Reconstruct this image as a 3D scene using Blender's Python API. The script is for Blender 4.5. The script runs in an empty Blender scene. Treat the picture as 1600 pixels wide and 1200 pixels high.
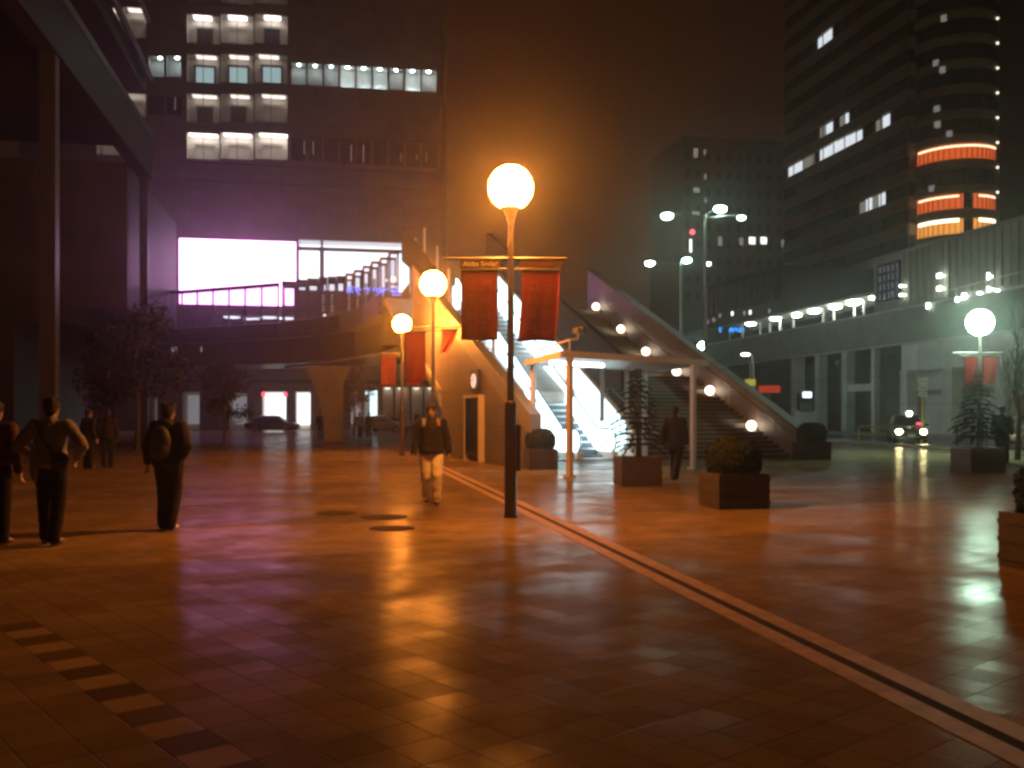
import bpy, bmesh, math, random
from mathutils import Vector, Matrix, Quaternion, noise
random.seed(7)
S = bpy.context.scene
COL = S.collection
TMP = bpy.data.scenes.new('workbench')          # scratch scene for evaluating modifiers, removed at the end
R = math.radians
V = Vector

# ---------------------------------------------------------------- survey helpers
EYE, FOC, HOR = 1.55, 1500.0, 648.0          # eye height (m), focal length (photo px), horizon row
def P(px, py, Y):
    return V(((px-800)/FOC*Y, Y, EYE+(HOR-py)/FOC*Y))
def G(px, py):
    Y = EYE*FOC/(py-HOR)
    return V(((px-800)/FOC*Y, Y, 0))
AX = V((-.187, .982, 0)).normalized()         # plaza axis
AV = V((AX.y, -AX.x, 0))                      # across the plaza

class Frame:
    """vertical plane: origin o, horizontal unit u; n is the horizontal normal on its right (u rotated -90)"""
    def __init__(s, o, u):
        s.o = V((o[0], o[1], 0)); s.u = V(u).normalized(); s.n = V((s.u.y, -s.u.x, 0))
    def at(s, a, w, z):
        return s.o + s.u*a + s.n*w + V((0, 0, z))
    def a(s, px, w=0.0):
        k = (px-800)/FOC
        q = s.o + s.n*w
        return (q.x-k*q.y)/(k*s.u.y-s.u.x)
    def z(s, px, py, w=0.0):
        q = s.at(s.a(px, w), w, 0)
        return EYE+(HOR-py)/FOC*q.y

# ---------------------------------------------------------------- materials
def nt(m):
    m.use_nodes = True
    return m.node_tree
def N(t, kind, **kw):
    n = t.nodes.new(kind)
    for k, v in kw.items():
        if k in n.inputs.keys() if isinstance(k, str) else False:
            n.inputs[k].default_value = v
        else:
            setattr(n, k, v)
    return n
def mat(name, col, rough=.6, metal=0.0, var=.2, scale=2.5, bump=0.0, bscale=30, emis=None, es=0.0, spec=.5, trans=0.0, alpha=1.0):
    m = bpy.data.materials.new(name); t = nt(m)
    b = t.nodes['Principled BSDF']
    b.inputs['Roughness'].default_value = rough
    b.inputs['Metallic'].default_value = metal
    b.inputs['Specular IOR Level'].default_value = spec
    b.inputs['Transmission Weight'].default_value = trans
    b.inputs['Alpha'].default_value = alpha
    g = t.nodes.new('ShaderNodeNewGeometry')
    nz = t.nodes.new('ShaderNodeTexNoise'); nz.inputs['Scale'].default_value = scale
    nz.inputs['Detail'].default_value = 5; nz.inputs['Roughness'].default_value = .65
    t.links.new(g.outputs['Position'], nz.inputs['Vector'])
    mr = t.nodes.new('ShaderNodeMapRange')
    mr.inputs['From Min'].default_value = .25; mr.inputs['From Max'].default_value = .75
    mr.inputs['To Min'].default_value = 1-var; mr.inputs['To Max'].default_value = 1+var
    t.links.new(nz.outputs['Fac'], mr.inputs['Value'])
    mx = t.nodes.new('ShaderNodeMix'); mx.data_type = 'RGBA'; mx.blend_type = 'MULTIPLY'
    mx.inputs['Factor'].default_value = 1
    mx.inputs['A'].default_value = (*col, 1)
    t.links.new(mr.outputs['Result'], mx.inputs['B'])
    t.links.new(mx.outputs['Result'], b.inputs['Base Color'])
    if bump:
        n2 = t.nodes.new('ShaderNodeTexNoise'); n2.inputs['Scale'].default_value = bscale
        n2.inputs['Detail'].default_value = 4
        t.links.new(g.outputs['Position'], n2.inputs['Vector'])
        bp = t.nodes.new('ShaderNodeBump'); bp.inputs['Strength'].default_value = bump
        bp.inputs['Distance'].default_value = .02
        t.links.new(n2.outputs['Fac'], bp.inputs['Height'])
        t.links.new(bp.outputs['Normal'], b.inputs['Normal'])
    if emis:
        b.inputs['Emission Color'].default_value = (*emis, 1)
        b.inputs['Emission Strength'].default_value = es
    return m
def emit(name, col, s):
    m = bpy.data.materials.new(name); t = nt(m)
    t.nodes.clear()
    e = t.nodes.new('ShaderNodeEmission'); e.inputs['Color'].default_value = (*col, 1); e.inputs['Strength'].default_value = s
    o = t.nodes.new('ShaderNodeOutputMaterial'); t.links.new(e.outputs[0], o.inputs[0])
    return m
def math_(t, op, a, b=None):
    n = t.nodes.new('ShaderNodeMath'); n.operation = op
    for i, x in enumerate((a, b)):
        if x is None: continue
        if isinstance(x, (int, float)): n.inputs[i].default_value = x
        else: t.links.new(x, n.inputs[i])
    return n.outputs[0]

def paving():
    """wet granite setts laid at 45 degrees, one random tint and tilt per sett, thin dark joints, a light/dark chequer row"""
    m = bpy.data.materials.new('wet_paving'); t = nt(m); L = t.links.new
    b = t.nodes['Principled BSDF']
    g = t.nodes.new('ShaderNodeNewGeometry')
    sp = t.nodes.new('ShaderNodeSeparateXYZ'); L(g.outputs['Position'], sp.inputs[0])
    x, y = sp.outputs['X'], sp.outputs['Y']
    th = R(40.0); T = .27
    u = math_(t, 'DIVIDE', math_(t, 'ADD', math_(t, 'MULTIPLY', x, math.cos(th)), math_(t, 'MULTIPLY', y, math.sin(th))), T)
    v = math_(t, 'DIVIDE', math_(t, 'ADD', math_(t, 'MULTIPLY', x, -math.sin(th)), math_(t, 'MULTIPLY', y, math.cos(th))), T)
    iu, iv = math_(t, 'FLOOR', u), math_(t, 'FLOOR', v)
    fu, fv = math_(t, 'SUBTRACT', u, iu), math_(t, 'SUBTRACT', v, iv)
    cell = t.nodes.new('ShaderNodeCombineXYZ'); L(iu, cell.inputs[0]); L(iv, cell.inputs[1])
    wn = t.nodes.new('ShaderNodeTexWhiteNoise'); wn.noise_dimensions = '2D'; L(cell.outputs[0], wn.inputs['Vector'])
    # joint mask
    eu = math_(t, 'MINIMUM', fu, math_(t, 'SUBTRACT', 1.0, fu)); ev = math_(t, 'MINIMUM', fv, math_(t, 'SUBTRACT', 1.0, fv))
    e = math_(t, 'MINIMUM', eu, ev)
    joint = t.nodes.new('ShaderNodeMapRange'); L(e, joint.inputs['Value'])
    joint.inputs['From Min'].default_value = .006; joint.inputs['From Max'].default_value = .022
    # tint
    tint = t.nodes.new('ShaderNodeMapRange'); L(wn.outputs['Value'], tint.inputs['Value'])
    tint.inputs['To Min'].default_value = .84; tint.inputs['To Max'].default_value = 1.10
    nz = t.nodes.new('ShaderNodeTexNoise'); nz.inputs['Scale'].default_value = .5; nz.inputs['Detail'].default_value = 8; nz.inputs['Roughness'].default_value = .68
    L(g.outputs['Position'], nz.inputs['Vector'])
    blot = t.nodes.new('ShaderNodeMapRange'); L(nz.outputs['Fac'], blot.inputs['Value'])
    blot.inputs['From Min'].default_value = .3; blot.inputs['From Max'].default_value = .7
    blot.inputs['To Min'].default_value = .62; blot.inputs['To Max'].default_value = 1.25
    k = math_(t, 'MULTIPLY', tint.outputs[0], blot.outputs[0])
    fine = t.nodes.new('ShaderNodeTexNoise'); fine.inputs['Scale'].default_value = 90; fine.inputs['Detail'].default_value = 3
    L(g.outputs['Position'], fine.inputs['Vector'])
    gr = t.nodes.new('ShaderNodeMapRange'); L(fine.outputs['Fac'], gr.inputs['Value'])
    gr.inputs['To Min'].default_value = .5; gr.inputs['To Max'].default_value = 1.5
    k = math_(t, 'MULTIPLY', k, gr.outputs[0])
    # chequer row: cells with iv == ROW
    u0 = (-2.35*math.cos(th)+5.78*math.sin(th))/T; v0 = (2.35*math.sin(th)+5.78*math.cos(th))/T
    # chain runs along -v (towards the lower right); row index along u
    inrow = math_(t, 'LESS_THAN', math_(t, 'ABSOLUTE', math_(t, 'SUBTRACT', iu, float(math.floor(u0))-1)), .5)
    lim = math_(t, 'LESS_THAN', math_(t, 'ABSOLUTE', math_(t, 'SUBTRACT', iv, float(math.floor(v0))-1)), 8.5)
    inrow = math_(t, 'MULTIPLY', inrow, lim)
    par = math_(t, 'MODULO', math_(t, 'ADD', iv, 1000.0+(math.floor(v0) % 2)), 2.0)
    kk = math_(t, 'ADD', math_(t, 'MULTIPLY', par, -.85), 1.42)   # light 1.9, dark .45
    f = math_(t, 'ADD', math_(t, 'MULTIPLY', inrow, math_(t, 'SUBTRACT', kk, 1.0)), 1.0)
    k = math_(t, 'MULTIPLY', k, f)
    # paler belt of setts across the plaza, a grey field beyond it on the right
    al = math_(t, 'ADD', math_(t, 'MULTIPLY', x, -.35), y)
    b1 = math_(t, 'MULTIPLY', math_(t, 'GREATER_THAN', al, 11.35), math_(t, 'LESS_THAN', al, 14.6))
    k = math_(t, 'MULTIPLY', k, math_(t, 'ADD', math_(t, 'MULTIPLY', b1, .35), 1.0))
    jk = math_(t, 'ADD', math_(t, 'MULTIPLY', joint.outputs[0], .55), .45)
    k = math_(t, 'MULTIPLY', k, jk)
    mx = t.nodes.new('ShaderNodeMix'); mx.data_type = 'RGBA'; mx.blend_type = 'MULTIPLY'; mx.inputs['Factor'].default_value = 1
    mx.inputs['A'].default_value = (.225, .165, .095, 1); L(k, mx.inputs['B'])
    L(mx.outputs['Result'], b.inputs['Base Color'])
    # wetness
    wet = t.nodes.new('ShaderNodeTexNoise'); wet.inputs['Scale'].default_value = .9; wet.inputs['Detail'].default_value = 4
    L(g.outputs['Position'], wet.inputs['Vector'])
    rr = t.nodes.new('ShaderNodeMapRange'); L(math_(t, 'SUBTRACT', 1.0, math_(t, 'ADD', math_(t, 'MULTIPLY', wet.outputs['Fac'], .9), math_(t, 'MULTIPLY', wn.outputs['Value'], .1))), rr.inputs['Value'])
    rr.inputs['From Min'].default_value = .3; rr.inputs['From Max'].default_value = .7
    rr.inputs['To Min'].default_value = .15; rr.inputs['To Max'].default_value = .30
    L(rr.outputs[0], b.inputs['Roughness'])
    sl = t.nodes.new('ShaderNodeMapRange'); L(wet.outputs['Fac'], sl.inputs['Value']); sl.inputs['From Min'].default_value = .42; sl.inputs['From Max'].default_value = .66; sl.inputs['To Min'].default_value = .0007; sl.inputs['To Max'].default_value = .0032; L(math_(t, 'MULTIPLY', sl.outputs[0], math_(t, 'ADD', math_(t, 'MULTIPLY', wn.outputs['Value'], .9), .55)), b.inputs['Specular IOR Level'])
    # tilt
    c = t.nodes.new('ShaderNodeVectorMath'); c.operation = 'SUBTRACT'; L(wn.outputs['Color'], c.inputs[0]); c.inputs[1].default_value = (.5, .5, .5)
    c2 = t.nodes.new('ShaderNodeVectorMath'); c2.operation = 'MULTIPLY'; L(c.outputs[0], c2.inputs[0]); c2.inputs[1].default_value = (.006, .006, 0)
    bp = t.nodes.new('ShaderNodeBump'); bp.inputs['Strength'].default_value = .35; bp.inputs['Distance'].default_value = .006
    wv = t.nodes.new('ShaderNodeTexNoise'); wv.inputs['Scale'].default_value = 9; wv.inputs['Detail'].default_value = 2; L(g.outputs['Position'], wv.inputs['Vector'])
    h = math_(t, 'ADD', math_(t, 'ADD', math_(t, 'MULTIPLY', fine.outputs['Fac'], .3), math_(t, 'MULTIPLY', wv.outputs['Fac'], .9)), joint.outputs[0]); L(h, bp.inputs['Height'])
    c3 = t.nodes.new('ShaderNodeVectorMath'); c3.operation = 'ADD'; L(bp.outputs['Normal'], c3.inputs[0]); L(c2.outputs[0], c3.inputs[1])
    c4 = t.nodes.new('ShaderNodeVectorMath'); c4.operation = 'NORMALIZE'; L(c3.outputs[0], c4.inputs[0])
    L(c4.outputs[0], b.inputs['Normal'])
    return m

def cladding(name, col, w, h, axis, rough=.5, gap=.55):
    """panel cladding with slightly different panels and dark joints; axis = horizontal direction of the wall"""
    m = bpy.data.materials.new(name); t = nt(m); L = t.links.new
    b = t.nodes['Principled BSDF']; b.inputs['Roughness'].default_value = rough
    g = t.nodes.new('ShaderNodeNewGeometry')
    d = t.nodes.new('ShaderNodeVectorMath'); d.operation = 'DOT_PRODUCT'; L(g.outputs['Position'], d.inputs[0]); d.inputs[1].default_value = axis
    sp = t.nodes.new('ShaderNodeSeparateXYZ'); L(g.outputs['Position'], sp.inputs[0])
    u = math_(t, 'DIVIDE', d.outputs['Value'], w); v = math_(t, 'DIVIDE', sp.outputs['Z'], h)
    iu, iv = math_(t, 'FLOOR', u), math_(t, 'FLOOR', v)
    fu, fv = math_(t, 'SUBTRACT', u, iu), math_(t, 'SUBTRACT', v, iv)
    cell = t.nodes.new('ShaderNodeCombineXYZ'); L(iu, cell.inputs[0]); L(iv, cell.inputs[1])
    wn = t.nodes.new('ShaderNodeTexWhiteNoise'); wn.noise_dimensions = '2D'; L(cell.outputs[0], wn.inputs['Vector'])
    eu = math_(t, 'MULTIPLY', math_(t, 'MINIMUM', fu, math_(t, 'SUBTRACT', 1.0, fu)), w)
    ev = math_(t, 'MULTIPLY', math_(t, 'MINIMUM', fv, math_(t, 'SUBTRACT', 1.0, fv)), h)
    e = math_(t, 'MINIMUM', eu, ev)
    j = t.nodes.new('ShaderNodeMapRange'); L(e, j.inputs['Value']); j.inputs['From Min'].default_value = .012; j.inputs['From Max'].default_value = .035
    j.inputs['To Min'].default_value = gap
    tint = t.nodes.new('ShaderNodeMapRange'); L(wn.outputs['Value'], tint.inputs['Value']); tint.inputs['To Min'].default_value = .86; tint.inputs['To Max'].default_value = 1.1
    nz = t.nodes.new('ShaderNodeTexNoise'); nz.inputs['Scale'].default_value = .7; nz.inputs['Detail'].default_value = 6; L(g.outputs['Position'], nz.inputs['Vector'])
    n2 = t.nodes.new('ShaderNodeMapRange'); L(nz.outputs['Fac'], n2.inputs['Value']); n2.inputs['To Min'].default_value = .7; n2.inputs['To Max'].default_value = 1.3
    k = math_(t, 'MULTIPLY', math_(t, 'MULTIPLY', tint.outputs[0], n2.outputs[0]), j.outputs[0])
    mx = t.nodes.new('ShaderNodeMix'); mx.data_type = 'RGBA'; mx.blend_type = 'MULTIPLY'; mx.inputs['Factor'].default_value = 1
    mx.inputs['A'].default_value = (*col, 1); L(k, mx.inputs['B']); L(mx.outputs['Result'], b.inputs['Base Color'])
    return m

def glass(name, tint=(.9, .95, 1), rough=.03, k=.75):
    """thin pane: mostly clear, Fresnel reflection"""
    m = bpy.data.materials.new(name); t = nt(m); t.nodes.clear(); L = t.links.new
    tr = t.nodes.new('ShaderNodeBsdfTransparent'); tr.inputs[0].default_value = (tint[0]*k, tint[1]*k, tint[2]*k, 1)
    gl = t.nodes.new('ShaderNodeBsdfGlossy'); gl.inputs['Roughness'].default_value = rough
    fr = t.nodes.new('ShaderNodeFresnel'); fr.inputs[0].default_value = 1.5
    mx = t.nodes.new('ShaderNodeMixShader'); L(fr.outputs[0], mx.inputs[0]); L(tr.outputs[0], mx.inputs[1]); L(gl.outputs[0], mx.inputs[2])
    o = t.nodes.new('ShaderNodeOutputMaterial'); L(mx.outputs[0], o.inputs[0])
    return m

M = dict(
 paving=paving(),
 asphalt=mat('wet_asphalt', (.05, .05, .052), .22, var=.35, scale=1.2, bump=.25, bscale=60),
 kerb=mat('kerb_stone', (.3, .28, .26), .4, bump=.2),
 band=mat('pale_granite_band', (.42, .28, .15), .5, spec=.02, var=.3, scale=6, bump=.2, bscale=80),
 groove=mat('dark_drain_groove', (.05, .038, .025), .8, var=.4, spec=.02),  # for the drain groove and the painted shadow and drain discs
 line=mat('road_paint', (.7, .7, .66), .45, var=.25),
 steel=mat('grey_painted_steel', (.20, .19, .18), .35, metal=.4, var=.12),
 darksteel=mat('dark_brown_steel', (.055, .042, .036), .38, metal=.3, var=.2),
 white=mat('white_painted_steel', (.62, .58, .54), .4, var=.1),
 silver=mat('brushed_metal', (.5, .5, .5), .28, metal=.9, var=.1),
 black=mat('black_rubber', (.02, .02, .02), .45, var=.2),
 concrete=mat('concrete', (.30, .28, .26), .7, var=.2, bump=.15),
 greywall=cladding('grey_stone_cladding', (.16, .14, .13), 1.2, .6, (-.343, .939, 0), .5, .75),
 greycop=mat('grey_coping', (.22, .22, .225), .5, var=.1),
 rightwall=cladding('pale_metal_cladding', (.30, .26, .26), 2.4, 1.1, (-.343, .939, 0), .45, .85),
 midwall=mat('dark_brown_parapet', (.03, .02, .015), .95, var=.3, spec=.03),
 escstep=mat('escalator_step_metal', (.10, .12, .14), .4, metal=.3, var=.2),
 step=mat('dark_granite_step', (.06, .05, .042), .35, var=.25, scale=5),
 nosing=mat('pale_step_nosing', (.26, .2, .11), .4, var=.2),
 facade=cladding('dark_terracotta_facade', (.17, .13, .125), 1.5, 1.0, tuple(AV), .55, .7),
 darkwall=cladding('dark_stone_wall', (.05, .046, .05), 1.8, 1.2, tuple(AV), .5, .8),
 soffit=mat('dark_metal_soffit', (.013, .011, .014), .45, var=.3, scale=.6),
 purplesteel=mat('grey_steel_column', (.05, .052, .065), .4, var=.12),
 interior=mat('interior_wall', (.76, .72, .66), .7, var=.12),
 clearglass=glass('clear_glass'),
 railglass=glass('railing_glass', (.85, .85, .95), .05, .6),
 darkglass=mat('dark_window_glass', (.02, .022, .024), .08, var=.1),
 frame=mat('dark_window_frame', (.05, .045, .045), .4, var=.15),
 station=mat('station_concrete', (.30, .30, .25), .7, var=.25, scale=.5),
 stationpanel=cladding('pale_station_panel', (.74, .76, .76), 2.6, 2.3, tuple(AX), .4, .6),
 ribbed=mat('ribbed_metal_wall', (.33, .30, .24), .5, var=.15, scale=1.2),
 tower=mat('tower_spandrel', (.40, .38, .26), .55, var=.25, scale=.2),
 towerdark=mat('tower_core_wall', (.10, .075, .06), .6, var=.25, scale=.2),
 planter=mat('brown_planter_box', (.055, .042, .034), .6, var=.25, scale=8, bump=.25, bscale=40),
 soil=mat('soil', (.03, .022, .016), .9),
 leaf=mat('boxwood_leaf', (.04, .052, .022), .8, var=.4, scale=9, spec=.1),
 fir=mat('fir_needle', (.022, .042, .025), .8, var=.4, scale=9, spec=.1),
 bark=mat('bark', (.06, .045, .035), .8, var=.3, scale=14, bump=.5),
 darkleaf=mat('evergreen_leaf', (.010, .012, .010), .5, var=.4, scale=5),
 banner=mat('red_banner_cloth', (.33, .022, .014), .75, var=.12, scale=4),
 gold=mat('gold_banner_print', (.42, .07, .026), .7, var=.2),
 skin=mat('skin', (.42, .25, .17), .5, var=.08),
 hair=mat('black_hair', (.009, .008, .007), .8, var=.3, scale=40),
 jacket=mat('black_jacket_cloth', (.006, .005, .005), .9, var=.3, scale=14, bump=.3, bscale=25),
 beige=mat('pale_trouser_cloth', (.80, .77, .72), .8, var=.08, scale=10, bump=.3, bscale=18),
 darkjean=mat('dark_trouser_cloth', (.010, .009, .010), .9, var=.3, bump=.3, bscale=18),
 shirt=mat('pale_shirt_cloth', (.22, .22, .205), .8, var=.12, scale=8, bump=.3, bscale=18),
 orange=mat('orange_shirt_cloth', (.08, .016, .006), .8, var=.15),
 hoodie=mat('dark_hoodie_cloth', (.010, .008, .008), .85, var=.3, bump=.3),
 grey=mat('grey_cloth', (.2, .19, .19), .8, var=.2),
 shoe=mat('brown_shoe', (.07, .045, .03), .5),
 whiteshoe=mat('white_shoe', (.6, .6, .6), .5),
 strap=mat('tan_strap', (.2, .10, .045), .7),
 brownbag=mat('dark_bag', (.05, .035, .03), .6, var=.3),
 taxi=mat('dark_taxi_paint', (.015, .014, .012), .2, spec=.6, var=.1),
 carsilver=mat('silver_car_paint', (.45, .42, .4), .25, metal=.4, var=.08),
 chrome=mat('chrome', (.7, .7, .7), .12, metal=1, var=.05),
 tyre=mat('tyre', (.02, .02, .02), .7),
 yellow=mat('yellow_barrier_paint', (.65, .45, .04), .4, var=.15),
 signwhite=mat('white_sign_face', (.7, .7, .68), .5),
 signbrown=mat('brown_sign_board', (.14, .075, .035), .5),
 ivory=mat('ivory_sign_lettering', (.85, .78, .62), .5),
 redpaint=mat('red_paint', (.5, .03, .02), .4),
)
E = dict(
 sodium=emit('sodium_globe', (1, .29, .034), 430),
 mercury=emit('mercury_globe', (.62, 1, .72), 190),
 flood=emit('mercury_floodlight', (.58, 1, .78), 95),
 floodside=emit('floodlight_side', (.85, 1, .92), 9),
 screen=emit('video_screen_face', (1, .38, .95), 8),
 screenmark=emit('video_screen_mark', (.9, .5, .8), .9),

 escpanel=emit('escalator_wall_panel', (.62, .96, 1), 3.6),
 hall=emit('lit_hall', (.92, .95, 1), 2.6),
 hallceil=emit('lit_hall_ceiling', (.86, .9, 1), 1.3),
 esc=emit('escalator_light_panel', (.66, .95, 1), 5),
 tube=emit('fluorescent_tube', (.8, .97, 1), 30),
 warmspot=emit('warm_downlight', (1, .86, .76), 7),
 coolspot=emit('cool_downlight', (.78, .97, 1), 75),
 dimspot=emit('dim_downlight', (1, .85, .7), 2.4),
 stairlamp=emit('stair_lamp', (1, .80, .55), 6),
 platform=emit('platform_lamp', (.86, 1, .92), 34),
 officelit=emit('office_window_light', (.88, .95, 1), 1.0),
 officedim=emit('office_window_dim', (.8, .75, .6), .25),
 redlit=emit('red_floor_light', (1, .16, .03), .75),
 redtube=emit('red_floor_tube', (1, .62, .38), 3.0),
 amberlit=emit('amber_floor_light', (1, .38, .06), 1.0),
 ambertube=emit('amber_floor_tube', (1, .82, .55), 3.5),
 blue=emit('blue_neon', (.08, .16, 1), 1.6),
 cyanblue=emit('bright_blue_neon', (.03, .32, 1), 1.5),
 shop=emit('shop_light', (1, .96, .95), 1.9),
 shopcyan=emit('shop_sign_cyan', (.65, .95, 1), 1.8),
 shopdim=emit('shop_dim', (.85, .8, .85), .22),
 redlamp=emit('red_lamp', (1, .08, .16), 2),
 redsign=emit('red_shop_sign', (1, .09, .03), .35),
 headlight=emit('headlight', (1, .84, .38), 60),
 taxilamp=emit('taxi_roof_lamp', (1, 1, .88), 8),
 street=emit('street_lamp_lens', (1, .92, .7), 10),
 vend=emit('vending_machine_face', (.8, .93, 1), 2.2),
)

# ---------------------------------------------------------------- mesh builder
def worldloc(o):
    v = V((0, 0, 0))
    while o is not None:
        v += o.location; o = o.parent
    return v
class MB:
    def __init__(s): s.v = []; s.f = []; s.mi = []; s.sm = []
    def add(s, vs, fs, mi=0, smooth=False):
        n = len(s.v); s.v += [V(p) for p in vs]
        for f in fs:
            s.f.append([i+n for i in f]); s.mi.append(mi); s.sm.append(smooth)
        return s
    def hexa(s, c8, mi=0):      # bottom 4 ccw, top 4 ccw
        return s.add(c8, [(3,2,1,0),(4,5,6,7),(0,1,5,4),(1,2,6,5),(2,3,7,6),(3,0,4,7)], mi)
    def box(s, c, size, u=(1,0,0), mi=0):
        c = V(c); u = V(u).normalized(); w = V((-u.y, u.x, 0)); hx, hy, hz = size[0]/2, size[1]/2, size[2]/2
        q = [c+u*a*hx+w*b*hy+V((0,0,d*hz)) for d in (-1,1) for a, b in ((-1,-1),(1,-1),(1,1),(-1,1))]
        return s.hexa(q, mi)
    def fbox(s, fr, a0, a1, w0, w1, z0, z1, mi=0):
        a0, a1 = sorted((a0, a1)); w0, w1 = sorted((w0, w1))
        q = [fr.at(a, w, z) for z in (z0, z1) for a, w in ((a0,w1),(a1,w1),(a1,w0),(a0,w0))]
        return s.hexa(q, mi)
    def fprism(s, fr, poly, w0, w1, mi=0):   # poly of (a,z) ccw seen from +w... thickness w0..w1
        n = len(poly)
        vs = [fr.at(a, w0, z) for a, z in poly]+[fr.at(a, w1, z) for a, z in poly]
        fs = [tuple(range(n)), tuple(range(2*n-1, n-1, -1))]+[((i+1) % n, i, n+i, n+(i+1) % n) for i in range(n)]
        return s.add(vs, fs, mi)
    def zprism(s, poly, z0, z1, mi=0):
        n = len(poly)
        vs = [V((p[0], p[1], z0)) for p in poly]+[V((p[0], p[1], z1)) for p in poly]
        fs = [tuple(range(n-1, -1, -1)), tuple(range(n, 2*n))]+[(i, (i+1) % n, n+(i+1) % n, n+i) for i in range(n)]
        return s.add(vs, fs, mi)
    def tube(s, pts, rs, n=10, mi=0, cap=True):
        pts = [V(p) for p in pts]
        if isinstance(rs, (int, float)): rs = [rs]*len(pts)
        rings = []; prev = None
        for i, p in enumerate(pts):
            d = (pts[min(i+1, len(pts)-1)]-pts[max(i-1, 0)]).normalized()
            if prev is None:
                a = d.cross(V((0,0,1)));  a = a if a.length > .05 else d.cross(V((1,0,0)))
            else:
                a = prev - d*prev.dot(d)
            a.normalize(); prev = a; b = d.cross(a)
            rings.append([p+(a*math.cos(2*math.pi*k/n)+b*math.sin(2*math.pi*k/n))*rs[i] for k in range(n)])
        vs = [q for r in rings for q in r]; fs = []
        for i in range(len(pts)-1):
            for k in range(n):
                fs.append((i*n+k, i*n+(k+1) % n, (i+1)*n+(k+1) % n, (i+1)*n+k))
        s.add(vs, fs, mi, True)
        if cap:
            s.add(rings[0], [tuple(range(n-1,-1,-1))], mi); s.add(rings[-1], [tuple(range(n))], mi)
        return s
    def lathe(s, c, prof, n=24, mi=0):       # prof: (r,z) from bottom to top
        c = V(c); vs = []; fs = []
        for r, z in prof:
            for k in range(n):
                t = 2*math.pi*k/n; vs.append(c+V((r*math.cos(t), r*math.sin(t), z)))
        for i in range(len(prof)-1):
            for k in range(n):
                fs.append((i*n+k, i*n+(k+1) % n, (i+1)*n+(k+1) % n, (i+1)*n+k))
        s.add(vs, fs, mi, True)
        s.add(vs[:n], [tuple(range(n-1,-1,-1))], mi); s.add(vs[-n:], [tuple(range(n))], mi)
        return s
    def sphere(s, c, r, nu=24, nv=14, mi=0, q=None):
        c = V(c); r = V((r, r, r)) if isinstance(r, (int, float)) else V(r)
        vs = []; fs = []
        for i in range(1, nv):
            ph = math.pi*i/nv
            for k in range(nu):
                t = 2*math.pi*k/nu
                vs.append(V((r.x*math.sin(ph)*math.cos(t), r.y*math.sin(ph)*math.sin(t), -r.z*math.cos(ph))))
        vs.append(V((0,0,-r.z))); vs.append(V((0,0,r.z)))
        if q is not None: vs = [q @ p for p in vs]
        vs = [p+c for p in vs]; b, tp = len(vs)-2, len(vs)-1
        for i in range(nv-2):
            for k in range(nu):
                fs.append((i*nu+k, i*nu+(k+1) % nu, (i+1)*nu+(k+1) % nu, (i+1)*nu+k))
        for k in range(nu):
            fs.append((b, (k+1) % nu, k)); fs.append((tp, (nv-2)*nu+k, (nv-2)*nu+(k+1) % nu))
        return s.add(vs, fs, mi, True)
    def build(s, name, m, parent=None, origin=None, bevel=0):
        me = bpy.data.meshes.new(name)
        o0 = worldloc(parent) if parent is not None else V((0,0,0))
        loc = V((0,0,0)) if origin is None else V(origin)-o0
        off = o0+loc
        me.from_pydata([tuple(p-off) for p in s.v], [], s.f)
        for mm in (m if isinstance(m, (list, tuple)) else [m]): me.materials.append(mm)
        for i, p in enumerate(me.polygons):
            p.material_index = s.mi[i]; p.use_smooth = s.sm[i]
        me.update()
        o = bpy.data.objects.new(name, me); COL.objects.link(o)
        o.location = loc
        if parent is not None: o.parent = parent
        if bevel:
            md = o.modifiers.new('bevel', 'BEVEL'); md.width = bevel; md.segments = 2; md.limit_method = 'ANGLE'
        return o
def tag(o, label=None, cat=None, group=None, kind=None):
    if label: o['label'] = label
    if cat: o['category'] = cat
    if group: o['group'] = group
    if kind: o['kind'] = kind
    return o
def thing(name, loc, label, cat, group=None, rot=0):
    o = bpy.data.objects.new(name, None); o.empty_display_size = .2; COL.objects.link(o)
    o.location = loc; o.rotation_euler = (0, 0, rot)
    return tag(o, label, cat, group)
def copy_tree(o, parent=None):
    c = o.copy(); COL.objects.link(c)
    if parent is not None: c.parent = parent
    for ch in list(o.children): copy_tree(ch, c)
    return c
def structure(o): o['kind'] = 'structure'; return o
def text_mesh(s, size, pos, right, up, ext=.004):
    cu = bpy.data.curves.new('t', 'FONT'); cu.body = s; cu.size = size; cu.align_x = 'CENTER'; cu.extrude = ext
    o = bpy.data.objects.new('t', cu); TMP.collection.objects.link(o)
    vl = TMP.view_layers[0]; vl.update(); dg = vl.depsgraph
    me = bpy.data.meshes.new_from_object(o.evaluated_get(dg))
    r, u = V(right).normalized(), V(up).normalized(); n = r.cross(u)
    mb = MB()
    mb.add([V(pos)+r*v.co.x+u*v.co.y+n*v.co.z for v in me.vertices], [tuple(p.vertices) for p in me.polygons])
    bpy.data.objects.remove(o); bpy.data.curves.remove(cu); bpy.data.meshes.remove(me)
    return mb
def stroke(mb, pts, th, fr_pos, r, u, d):
    """flat lettering stroke: pts in 2-D, built as thin bars"""
    n = V(r).cross(V(u))
    for (x0, y0), (x1, y1) in zip(pts[:-1], pts[1:]):
        a = V((x0, y0)); b = V((x1, y1)); t = (b-a)
        if t.length < 1e-6: continue
        t.normalize(); s = V((-t.y, t.x))*th/2; a = a-t*th*.3; b = b+t*th*.3
        q = [a-s, b-s, b+s, a+s]
        vs = [V(fr_pos)+V(r)*p.x+V(u)*p.y+n*k for k in (0, d) for p in q]
        mb.hexa(vs)
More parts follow.
